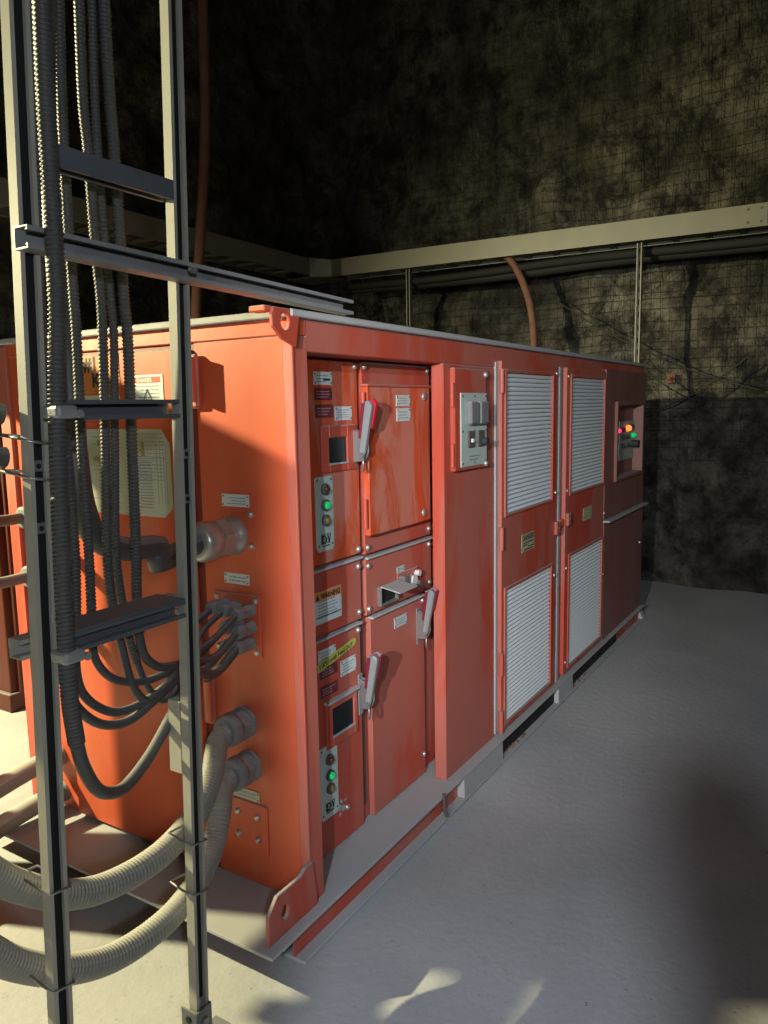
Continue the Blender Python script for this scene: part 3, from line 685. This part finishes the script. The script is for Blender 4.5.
plate(1.02, 1.05, 0.53, 0.56, -0.022, 'plate_w', 'nameplate', 0, ax='end')

# ---- notices on the end door
xd = -0.022
ol = B(xd-0.0015, xd, 0.68, 0.862, 1.66, 1.785-0.004).build('feeder_label', 'orange', D)
txt('#11', 0.062, 'ink', ol, (xd-0.0022, 0.850, 1.735), 'end', bold=0.002)
txt('KV', 0.062, 'ink', ol, (xd-0.0022, 0.815, 1.682), 'end', bold=0.002)
plate(0.685, 0.866, 1.58, 1.655, xd, 'paper_y', 'paper_notice', 5, parent=D, pin=False, ax='end')
wp = plate(0.485, 0.64, 1.612, 1.712, xd, 'plate_w', 'warning_notice', 6, parent=D, pin=False, ax='end')
MB().add([(xd-0.002, 0.495, 1.687), (xd-0.002, 0.635, 1.687), (xd-0.002, 0.635, 1.705), (xd-0.002, 0.495, 1.705)], [(0,1,2,3)]).build('header_band', 'inkred', wp)
txt('DANGER', 0.017, 'plate_w', wp, (xd-0.0026, 0.60, 1.690), 'end', bold=0.0006)
MB().tube([(xd-0.003, 0.555+0.024*math.sin(a), 1.642+0.026*math.cos(a)) for a in (0, 2*PI/3, 4*PI/3)], 0.0012, 4, closed=True).build('warning_triangle', 'ink', wp)
sh = MB().prism([(0.47, 1.30), (0.47, 1.50), (0.505, 1.545), (0.87, 1.545), (0.87, 1.268), (0.51, 1.268)], 'x', xd-0.0015, xd).build('wiring_diagram', 'paper_y', D)
mb = MB(); rnd = random.Random(3)
for k in range(13):
    z = 1.53-k*0.012; a = 0.50
    while a < 0.62: b_ = a+rnd.uniform(0.008, 0.035); mb.box(xd-0.0022, xd-0.0015, a, min(b_, 0.63), z-0.0012, z+0.0012); a = b_+0.006
for k in range(16):
    z = 1.44-k*0.0095; mb.box(xd-0.0022, xd-0.0015, 0.555, 0.615, z-0.0015, z+0.0015)
for yy in (0.49, 0.50, 0.515, 0.53): mb.box(xd-0.0022, xd-0.0015, yy, yy+0.0015, 1.31, 1.50)
mb.box(xd-0.0022, xd-0.0015, 0.49, 0.64, 1.452, 1.454)
for k in range(20):
    z = 1.52-k*0.012; mb.box(xd-0.0022, xd-0.0015, 0.70+rnd.uniform(0, 0.02), 0.82+rnd.uniform(-0.05, 0.03), z-0.001, z+0.001)
mb.build('print', 'inkgrey', sh)
mb = MB(); mb.box(xd-0.0023, xd-0.0016, 0.585, 0.60, 1.46, 1.505); mb.box(xd-0.0023, xd-0.0016, 0.60, 0.612, 1.475, 1.48); mb.box(xd-0.0023, xd-0.0016, 0.78, 0.81, 1.49, 1.51); mb.box(xd-0.0023, xd-0.0016, 0.80, 0.83, 1.44, 1.455)
mb.build('print', 'inkolive', sh)

# second red unit beyond
T2 = thing('electrical_enclosure', 'second dark red steel enclosure glimpsed behind the near one at the left edge', 'electrical enclosure', (1.9, 2.9, 0))
B(0.62, 3.2, 2.5, 3.3, 0.10, 1.95).build('body', 'unit', T2, 0.004)
B(0.58, 3.24, 2.46, 3.34, 1.95, 1.98).build('roof_sheet', 'roof', T2, 0.003)
B(0.60, 3.2, 2.48, 3.32, 0.0, 0.10).build('skid', 'unit', T2, 0.004)
for x in (0.66, 0.9): B(x, x+0.03, 2.47, 2.5, 0.1, 1.95).build('rib', 'unit', T2, 0.003)

# ---------------------------------------------------------------- strut ladder
def strut(p0, p1, opn, m='strut_dark', w=0.041, t=0.003, lip=0.009, dp=None):
    """C channel from p0 to p1; p0/p1 = centre of the closed back face, opn = direction of the slot"""
    p0 = Vector(p0); p1 = Vector(p1); o = Vector(opn).normalized(); ax = (p1-p0).normalized(); s = ax.cross(o).normalized(); h = w/2; d = dp or w
    sec = [(-h, 0), (h, 0), (h, d), (h-lip, d), (h-lip, d-0.006), (h-lip+t, d-0.006), (h-lip+t, d-t), (h-t, d-t), (h-t, t), (-h+t, t), (-h+t, d-t), (-h+lip-t, d-t), (-h+lip-t, d-0.006), (-h+lip, d-0.006), (-h+lip, d), (-h, d)]
    n = len(sec); v = [q + s*a + o*b for q in (p0, p1) for a, b in sec]
    f = [(i, (i+1) % n, (i+1) % n + n, i+n) for i in range(n)]
    caps = [(0,1,8,9),(1,2,7,8),(2,3,6,7),(3,4,5,6),(0,9,10,15),(10,11,14,15),(11,12,13,14)]
    return MB().add(v, f + caps + [tuple(i+n for i in c) for c in caps])
LD = thing('strut_ladder', 'tall dusty grey channel-strut ladder frame standing in front of the machine end', 'cable ladder', (-0.65, 0.02, 0))
def postx(xa, xb, z): return xa + (xb-xa)*z/2.5
RP = [strut((-0.455, 0.026, -0.004), (-0.348, 0.026, 3.1), (0, -1, 0), dp=0.026).build('post', 'post', LD)]
LP = [strut((-0.842, 0.026, -0.004), (-0.722, 0.026, 3.1), (0, -1, 0), dp=0.026).build('post', 'post', LD)]
def rx(z): return -0.455 + 0.107*z/3.104
def lx(z): return -0.842 + 0.120*z/3.104
for z, lab in ((2.108, None), (1.605, None), (1.137, None)):
    strut((lx(z)+0.02, 0.040 if z < 2 else 0.02, z), (rx(z)-0.02, 0.040 if z < 2 else 0.02, z), (0, -1, 0) if z < 2 else (0, 0, -1)).build('rung', 'strut_dark', LD)
strut((-0.822, 0.092, 1.137), (-0.40, 0.092, 1.137), (0, -1, 0)).build('rear_strut', 'post', LD)
B(lx(1.15)+0.02, rx(1.15)-0.02, 0.0, 0.095, 1.158, 1.162).build('rung_cover', 'strut_dark', LD)
strut((-0.398, 0.105, 0.70), (-0.392, 0.105, 0.885), (0, -1, 0)).build('stub_channel', 'post', LD)
for zz, f in ((1.50, rx), (1.395, rx), (1.50, lx), (1.38, lx)):
    x = f(zz); o = B(x-0.012, x+0.012, 0.004, 0.012, zz-0.011, zz+0.011).build('channel_nut', 'steel', LD, 0.001)
    MB().cyl((x, 0.004, zz), (0, -1, 0), 0.005, 0.002, 10).build('threaded_hole', 'black', o)
ft = MB(); x = rx(0)
ft.box(x-0.026, x-0.0215, -0.006, 0.046, 0, 0.11); ft.box(x-0.026, x+0.026, -0.008, -0.003, 0, 0.11); ft.box(x+0.0215, x+0.026, -0.006, 0.046, 0, 0.11)
ft.box(x-0.026, x+0.09, -0.008, 0.046, -0.006, 0.0)
ft = ft.build('base_bracket', 'strut_dark', LD, 0.001)
for z in (0.035, 0.085): MB().cyl((x-0.026, 0.02, z), (-1, 0, 0), 0.009, 0.003, 12).build('bolt_hole', 'black', ft); MB().cyl((x, -0.008, z-0.01), (0, -1, 0), 0.010, 0.006, 6, smooth=False).build('bolt', 'steel', ft)
x = lx(0); B(x-0.026, x+0.026, -0.008, 0.046, -0.004, 0.11).build('base_bracket', 'strut_dark', LD, 0.001)
for f in (rx, lx):
    a = Vector((f(0.12), 0.0, 0.12)); b = Vector((f(3.05), 0.0, 3.05))
    MB().add([a+Vector((-0.0165, 0.016, 0)), a+Vector((0.0165, 0.016, 0)), a+Vector((0.0165, 0.020, 0)), a+Vector((-0.0165, 0.020, 0)),
              b+Vector((-0.0165, 0.016, 0)), b+Vector((0.0165, 0.016, 0)), b+Vector((0.0165, 0.020, 0)), b+Vector((-0.0165, 0.020, 0))],
             [(0,3,2,1),(4,5,6,7),(0,1,5,4),(1,2,6,5),(2,3,7,6),(3,0,4,7)]).build('slot_shade_strip', 'black', LD)  # added black strip stands in for the shade inside the post slots
def tie(f, z, back):
    x = f(z); P_ = [(x-0.024, -0.003, z+0.004), (x+0.024, -0.003, z-0.004), (x+0.026, 0.03, z), (x+0.02, back, z+0.012), (x-0.024, back, z+0.016), (x-0.027, 0.03, z+0.010)]
    MB().tube(P_, 0.003, 6, closed=True).build('wire_tie', 'steel', LD)
tie(lx, 0.64, 0.10); tie(lx, 0.43, 0.10); tie(rx, 0.545, 0.075); tie(rx, 0.415, 0.075)
tie(lx, 1.545, 0.10); tie(lx, 1.475, 0.10)
# saddle clamps for the front conduit
def clamp(p, w_, parent):
    o = MB().box(p[0]-w_, p[0]+w_+0.006, p[1]-0.021, p[1]+0.03, p[2]-0.013, p[2]+0.013).build('pipe_clamp', 'galv', parent, 0.007, 2)
    MB().cyl((p[0]+w_+0.006, p[1]-0.018, p[2]-0.004), (0, -1, 0), 0.008, 0.008, 12).build('clamp_bolt', 'galv', o)
# long front strut resting on the roof corner
FS = strut((-0.800, 0.0, 1.916), (0.245, 0.0, 1.892), (0, -1, 0), 'galv').build('strut_channel', 'galv')
tag(FS, 'long grey steel strut channel across the ladder, its end over the roof edge', 'strut channel')
MB().cyl((-0.39, -0.030, 1.915), (0, -1, 0), 0.011, 0.008, 12).build('bolt', 'steel', FS)

# ---------------------------------------------------------------- conduits
def path(pts):
    out = []
    for p in pts:
        if len(p) == 3: out.append(sp(p[0], p[1], 'y', p[2]))
        else: out.append(sp(p[0], p[1], p[2], p[3]))
    return out
def topup(P_):                        # carry the run on upward past the frame
    a = P_[0]; return [a+Vector((0.03, 0.0, 0.75)), a+Vector((0.012, 0, 0.3))] + P_
def run(name, up, lo, gl, r, label, up_mat='conduit'):
    U = topup(path(up)); Lw = path(lo)
    g = Vector((-0.07, gl[0], gl[1]))
    o = thing(name, label, 'conduit', tuple(U[-1]))
    corrugated(U, r, 0.0085, r*0.20).build('corrugated_sleeve', up_mat, o)
    MB().tube(spline([U[-1]+(Lw[0]-U[-1])*0.0] + Lw + [g+Vector((-0.09, 0, -0.045)), g+Vector((0.005, 0, 0))], 0.012), r*0.82, 12).build('cable', 'cable', o)
    return o
A = run('corrugated_conduit', [(42,0,-.065),(46,100,-.065),(52,200,-.065),(57,300,-.065),(57,380,-.055),(58,450,-.05),(62,560,-.055),(66,640,-.055),(70,700,-.05),(77,745,-.035)],
        [(83,766,-.02),(95,787,0.0),(108,793,.02),(126,786,.05),(150,755,.09),(172,715,.12),(193,675,.15)], SG[6], 0.0175,
        'thickest black corrugated conduit, running down in front of the rungs into the lowest cable loop')
pA = path([(60,412,-.055),(68,656,-.055)])
for p in pA: clamp(p, 0.02, LD)
run('corrugated_conduit', [(31,0,.08),(33,100,.08),(37,250,.08),(45,400,.09),(54,500,.1),(59,600,.11),(61,650,.115)],
    [(64,680,.115),(74,703,.115),(90,719,.115),(108,725,.12),(130,720,.12),(155,700,.13),(185,672,.15)], SG[5], 0.0135,
    'black corrugated conduit hugging the left post behind the rungs')
run('corrugated_conduit', [(50,0,.10),(51,200,.10),(58,345,.11),(68,470,.12),(75,560,.12),(76,640,.12)],
    [(76,668,.12),(82,692,.12),(98,707,.12),(118,712,.12),(142,703,.125),(165,686,.13),(188,663,.15)], SG[4], 0.0125,
    'black corrugated conduit second from the left post, mostly behind the thickest one')
run('corrugated_conduit', [(59,0,.11),(61,80,.11),(64,150,.11),(68,220,.11),(74,300,.115),(77,345,.12),(83,470,.12),(88,540,.12),(91,600,.12),(92,635,.12)],
    [(94,655,.12),(104,672,.12),(120,681,.12),(145,681,.13),(168,672,.135),(190,655,.15)], SG[3], 0.0118,
    'black corrugated conduit crossing left of the orange feeder label')
run('corrugated_conduit', [(79,0,.11),(83,100,.11),(88,150,.11),(95,240,.11),(101,300,.11),(103,345,.11),(106,470,.115),(107,550,.12),(112,600,.12),(119,635,.12)],
    [(124,655,.12),(130,678,.12),(138,694,.12),(148,700,.125),(163,688,.13),(186,660,.15)], SG[2], 0.0118,
    'black corrugated conduit over the right side of the orange feeder label')
run('corrugated_conduit', [(92,0,.125),(95,100,.125),(99,170,.125),(105,240,.125),(111,300,.125),(114,345,.125),(115,470,.13),(116,550,.135),(122,600,.135),(130,640,.135),(137,662,.135)],
    [(144,680,.135),(154,695,.135),(164,700,.135),(176,690,.14),(190,668,.15)], SG[1], 0.0105,
    'thin black corrugated conduit with a bright ribbed edge in the middle of the bundle')
run('corrugated_conduit', [(104,0,.11),(110,100,.11),(114,150,.11),(120,240,.11),(124,300,.11),(128,345,.11),(133,470,.11),(136,550,.115),(137,600,.12),(139,635,.12)],
    [(143,652,.12),(150,662,.12),(162,667,.125),(182,663,.14),(198,652,.16)], SG[0], 0.0135,
    'rightmost black corrugated conduit of the bundle, swinging right below the last rung')

# heavy cable to the big silver gland
hv = path([(70,400,.25),(74,450,.25),(82,505,.24),(97,538,.235),(125,549,.235),(160,547,.24)]) + [Vector((-0.30, 0.245, 1.20)), Vector((-0.16, 0.245, 1.226)), Vector((-0.06, 0.245, 1.228))]
o = MB().tube(spline([hv[0]+Vector((0, 0, 1.2))]+hv, 0.02), 0.031, 16).build('power_cable', 'cable')
tag(o, 'thick black power cable bending into the silver gland', 'cable')
# two big grey hoses
def bighose(pts, gy, gz, label):
    P_ = [Vector((-0.07, gy, gz)), Vector((-0.12, gy, gz-0.02))] + path(pts)
    o = corrugated(P_, 0.033, 0.010, 0.0024, 18).build('flexible_hose', 'hose')
    return tag(o, label, 'hose')
bighose([(212,775,.17),(195,815,.12),(160,855,.10),(110,885,.10),(65,895,.10),(25,888,.10),(-10,872,.10),(-60,835,.10),(-110,780,.12)], 0.234, 0.645,
        'upper thick dusty grey hose sweeping from the machine end behind both ladder posts')
bighose([(220,812,.17),(212,850,.14),(190,893,.10),(158,928,.10),(112,958,.10),(62,970,.10),(20,965,.10),(-10,952,.10),(-60,920,.10),(-120,860,.12)], 0.221, 0.507,
        'lower thick dusty grey hose sweeping past the feet of the ladder')
# hoses at the left edge
for k, (z, e, r, lab) in enumerate(((1.234, (-0.9, 1.22, 1.30), 0.020, 'uppermost grey cable entering from the left edge behind the left post'),
                      (1.02, (-0.9, 1.22, 1.06), 0.020, 'grey cable from the left edge just below the uppermost one'),
                      (0.318, (-0.9, 1.20, 0.18), 0.036, 'upper of two fat dusty hoses at the left edge low down'),
                      (0.172, (-0.9, 1.15, 0.06), 0.036, 'lower of two fat dusty hoses at the left edge low down'))):
    P_ = [Vector((-0.05, 1.18, z)), Vector((-0.25, 1.185, z-0.005+(e[2]-z)*0.15)), Vector(e), Vector((-1.6, 1.5, e[2]+0.02))]
    q = MB().tube(spline(P_, 0.03), r, 14).build('cable' if r < 0.03 else 'flexible_hose', 'smallcable' if r < 0.03 else 'hose')
    tag(q, lab, 'cable' if r < 0.03 else 'hose')
# dark bundle tied to the left post
for k in range(4):
    z = 1.62-0.042*k; y = 0.085+(k % 2)*0.035
    P_ = [Vector((-0.80, y, z-0.02)), Vector((-0.95, y+0.02, z)), Vector((-1.3, y+0.1, z+0.03)), Vector((-1.9, y+0.4, z+0.10))]
    q = MB().tube(spline(P_, 0.03), 0.021, 12).build('cable', 'cable')
    tag(q, ['topmost', 'second', 'third', 'lowest'][k]+' black cable of the dark bundle at the left edge, tied to the left post', 'cable', 'black cable bundle at the left post')

# ---------------------------------------------------------------- cable trays
def tray(name, a, b, side, label, wdt=0.30, h=0.165, plates=()):
    """ladder tray: near rail from a to b (bottom edge), far rail offset by side*wdt"""
    a = Vector(a); b = Vector(b); s = Vector(side); ax = (b-a).normalized(); Lg = (b-a).length
    o = thing(name, label, 'cable tray', tuple(a))
    def rail(off, sg):
        up = Vector((0, 0, 1)); sec = [(0, 0), (0.03, 0), (0.03, 0.004), (0.004, 0.004), (0.004, 0.030), (0.012, 0.034), (0.012, h-0.034), (0.004, h-0.030), (0.004, h-0.004), (0.03, h-0.004), (0.03, h), (0, h)]
        n = len(sec); v = [q + s*(off+p*sg) + up*r for q in (a, b) for p, r in sec]
        return MB().add(v, [(i, (i+1) % n, (i+1) % n+n, i+n) for i in range(n)])
    rail(0, 1).build('side_rail', 'tray', o); rail(wdt, -1).build('side_rail', 'tray', o)
    n = int(Lg/0.25); base = None
    for k in range(n):
        c = a + ax*(0.12+k*0.25)
        if base is None:
            p = [c+s*0.01, c+s*(wdt-0.01)]; mb = MB(); q = ax*0.02
            v = [p[0]-q, p[1]-q, p[1]+q, p[0]+q]; up = Vector((0, 0, 0.02)); lo = Vector((0, 0, 0.006))
            mb.add([x+lo for x in v]+[x+lo+up for x in v], [(0,3,2,1),(4,5,6,7),(0,1,5,4),(1,2,6,5),(2,3,7,6),(3,0,4,7)])
            base = mb.build('rung', 'tray', o); c0 = c
        else: copypart(base, o, *(c-c0))
    for t in plates:
        c = a+ax*t; mb = MB(); w_ = ax*0.085
        for sgn in (1,):
            v = [c-w_-s*0.004+Vector((0, 0, 0.012)), c+w_-s*0.004+Vector((0, 0, 0.012)), c+w_-s*0.004+Vector((0, 0, h-0.012)), c-w_-s*0.004+Vector((0, 0, h-0.012))]
            mb.add(v+[x+s*0.010 for x in v], [(0,3,2,1),(4,5,6,7),(0,1,5,4),(1,2,6,5),(2,3,7,6),(3,0,4,7)])
        pl = mb.build('splice_plate', 'tray', o)
        mb = MB()
        for u in (-0.045, 0.045):
            for z in (0.035, h-0.035): mb.cyl(c+ax*u-s*0.004+Vector((0, 0, z)), -s, 0.010, 0.004, 8)
        mb.build('splice_bolt', 'seal', pl)
    return o
TB = tray('cable_tray', (4.8, -3.6, 2.845), (4.8, 3.28, 2.905), (1, 0, 0), 'long galvanised cable tray on the back wall, running off at the right', plates=(3.02,))
TL = tray('cable_tray', (-0.4, 3.46, 2.955), (4.70, 3.46, 2.925), (0, 1, 0), 'dim cable tray along the left rock wall meeting the corner', plates=())
mb = MB().prism([(4.70, 3.46), (4.80, 3.28), (5.10, 3.28), (5.10, 3.76), (4.70, 3.76)], 'z', 2.905, 2.912)
mb.add([(4.70, 3.46, 2.905), (4.80, 3.28, 2.905), (4.80, 3.28, 3.075), (4.70, 3.46, 3.095)], [(0, 1, 2, 3)])
cn = tag(mb.build('tray_corner', 'tray'), 'bolted corner fitting where the two cable trays meet', 'cable tray')
v = Vector((0.1, -0.18, 0)).normalized(); nrm = Vector((-0.18, -0.1, 0)).normalized(); c = Vector((4.75, 3.37, 2.995))
mb = MB(); q = [c-v*0.16+nrm*0.003+Vector((0, 0, -0.07)), c+v*0.16+nrm*0.003+Vector((0, 0, -0.07)), c+v*0.16+nrm*0.003+Vector((0, 0, 0.07)), c-v*0.16+nrm*0.003+Vector((0, 0, 0.07))]
mb.add(q+[x-nrm*0.006 for x in q], [(0,3,2,1),(4,5,6,7),(0,1,5,4),(1,2,6,5),(2,3,7,6),(3,0,4,7)]); mb.build('splice_plate', 'tray', cn)
for k, (x, z, r) in enumerate(((4.93, 2.80, 0.035), (5.0, 2.765, 0.04), (5.07, 2.80, 0.035))):
    pts = [Vector((x+0.01*math.sin(3*y_+k), y_, z+0.012*math.sin(2.3*y_+k))) for y_ in [3.2-0.2*i for i in range(34)]]
    tag(MB().tube(pts, r, 10).build('cable', 'black'), 'one of the three black cables added under the long cable tray to darken the wall', 'cable', 'black cables added under the long tray')  # added to cast the dark band on the wall below the tray
tray('cable_tray', (-2.6, 1.75, 1.97), (-0.22, 1.75, 1.97), (0, 1, 0), 'cable tray added left of the frame to shade the machine end', wdt=0.30, h=0.12)  # added out of view to throw a shade band on the machine end
for k in range(6):
    y_ = 1.79+0.045*k
    tag(MB().tube([Vector((-2.6+0.2*i, y_+0.006*math.sin(i+k), 2.03+0.004*math.sin(2*i+k))) for i in range(12)]+[Vector((-0.25, y_, 2.02))], 0.021, 10).build('cable', 'cable'),
        'black cable added in the shading tray left of the frame', 'cable', 'black cables added in the shading tray left of the frame')  # added to thicken the shade cast by this unseen tray
CL = thing('blocker_column', 'added unseen trunking column with a short side ladder, left of the frame', 'blocker', (-0.69, 1.8, 0))
MB().prism([(-0.785, 0.0), (-0.60, 0.0), (-0.60, 1.95), (-0.70, 1.95), (-0.785, 1.84)], 'y', 1.76, 1.90).build('body', 'galv', CL, 0.003)  # outline shaped to throw shade on the machine end, added out of view
B(-0.81, -0.58, 1.74, 1.92, 0.0, 0.012).build('base_plate', 'galv', CL, 0.002)
strut((-0.905, 1.80, 1.40), (-0.905, 1.80, 1.97), (0, -1, 0), 'post').build('post', 'post', CL)
for z in (1.45, 1.56, 1.68, 1.80): strut((-0.89, 1.80, z), (-0.785, 1.80, z), (0, -1, 0), 'post').build('rung', 'post', CL)  # rungs added to break the light on the floor into patches
for (L_, az, lab) in (((-3.3, -1.12, 2.0), 19.3, 'lower work light on a stand behind the camera, with an added light-blocking flap'), ((-3.2, -1.67, 2.42), 28.3, 'higher work light on a stand behind the camera, with an added light-blocking flap')):
    L_ = Vector(L_); a0, a1 = math.radians(az), math.radians(78)
    W_ = thing('work_light', lab, 'work light', (L_.x-0.14, L_.y-0.05, 0))
    dn = Vector((math.cos(a0*0.4), math.sin(a0*0.4), -0.12)).normalized(); bk = L_-dn*0.05
    hd = MB().lathe(bk, -dn, [(0, 0.10), (0.02, 0.10), (0.08, 0.07), (0.12, 0.03)], 20).build('lamp_head', 'seal', W_)
    MB().tube([(bk-dn*0.09).lerp(Vector((bk.x-0.10, bk.y, 0.9)), t) for t in (0.02, 0.3, 0.6, 1.0)], 0.012, 8).build('pole', 'seal', W_)
    for k in range(3):
        q = 2*PI*k/3+0.5; MB().tube([(bk.x-0.10, bk.y, 0.92), (bk.x-0.10+0.42*math.cos(q), bk.y+0.42*math.sin(q), 0.01)], 0.010, 8).build('leg', 'seal', W_)
    e0 = Vector((math.cos(a0), math.sin(a0), 0)); e1 = Vector((math.cos(a1), math.sin(a1), 0)); o_ = Vector((0, 0, 0.42)); n_ = (e1-e0).cross(Vector((0, 0, 1))).normalized()*0.002
    p_ = [L_+e0*0.5, L_+e1*0.5]
    v_ = [p_[0]-o_, p_[1]-o_, p_[1]+o_*0.8, p_[0]+o_*0.8]
    MB().add([x-n_ for x in v_]+[x+n_ for x in v_], [(0,3,2,1),(4,5,6,7),(0,1,5,4),(1,2,6,5),(2,3,7,6),(3,0,4,7)]).build('light_block_flap', 'seal', W_)  # plate added out of view to keep this lamp off the machine end
    MB().tube([bk-dn*0.03, p_[1]+Vector((0, 0, -0.05)), p_[0].lerp(p_[1], 0.3)+Vector((0, 0, -0.05))], 0.005, 6).build('flap_arm', 'seal', W_)
PH = thing('floor_shadow_caster', 'added unseen bulb on a cord behind the camera, shaped to shade the floor', 'handle', (-2.79, -1.60, 2.0))
MB().tube([(-2.79, -1.60, 6.3), (-2.79, -1.60, 4.2), (-2.77, -1.596, 2.24)], 0.004, 6).build('cord', 'seal', PH)
MB().lathe((-2.768, -1.590, 2.222), (-0.02, -0.060, -0.15), [(0, 0.008), (0.012, 0.020), (0.04, 0.028), (0.08, 0.034), (0.15, 0.050), (0.19, 0.045), (0.205, 0.015)], 16).build('grip', 'seal', PH)  # bulb shape added out of view to cast the soft dark patch on the floor
# under-tray support struts and slotted hangers
def hanger(x, y, z0, z1, lab):
    o = thing('slotted_hanger', lab, 'hanger', (x, y, z0))
    strut((x+0.041, y, z0), (x+0.041, y, z1), (-1, 0, 0)).build('channel', 'tray', o)
    n = int((z1-z0)/0.10); base = None
    for k in range(n):
        if base is None: base = B(x+0.036, x+0.0365, y-0.008, y+0.008, z0+0.03, z0+0.075).build('slot', 'black', o)
        else: copypart(base, o, 0, 0, 0.10*k)
hanger(4.80, 0.25, 1.15, 2.86, 'slotted steel hanger under the tray, right, above the far louvred door')
hanger(4.86, 2.42, 1.3, 2.90, 'dim steel hanger under the tray near the corner')
cc = MB().tube(spline([sp(498, 250, 'x', 4.95), sp(512, 262, 'x', 4.92), sp(524, 285, 'x', 4.9), sp(531, 310, 'x', 4.9), sp(534, 345, 'x', 4.9), sp(534, 420, 'x', 4.9)], 0.03), 0.032, 14).build('flexible_hose', 'rust')
tag(cc, 'dark hose curving down from the tray behind the machine roof', 'hose')
rp = MB(); a = sp(201, -60, 'y', 3.3); b = sp(205, 120, 'y', 3.3); c = sp(200, 240, 'y', 3.3); d = sp(196, 330, 'y', 3.3)
tag(rp.tube(spline([a, b, c, d, d+Vector((0, 0, -1.2))], 0.05), 0.042, 14).build('pipe', 'rust'), 'rusty brown pipe hanging down behind the right ladder post', 'pipe')
for (p, q, sag, lab) in (((555, 300), (768, 392), 0.10, 'upper thin wire drooping across the mesh right of the hanger'), ((628, 355), (700, 402), 0.05, 'short thin wire drooping above the far machine end'), ((640, 415), (768, 340), 0.08, 'thin pale wire rising toward the right edge of the rock wall')):
    a = sp(p[0], p[1], 'x', 5.18); b = sp(q[0], q[1], 'x', 5.18); m_ = a.lerp(b, 0.5)-Vector((0, 0, sag))
    tag(MB().tube(spline([a, a.lerp(m_, 0.5)-Vector((0, 0, sag*0.3)), m_, m_.lerp(b, 0.5)-Vector((0, 0, sag*0.3)), b], 0.05), 0.006, 6).build('wire', 'wire'), lab, 'wire')
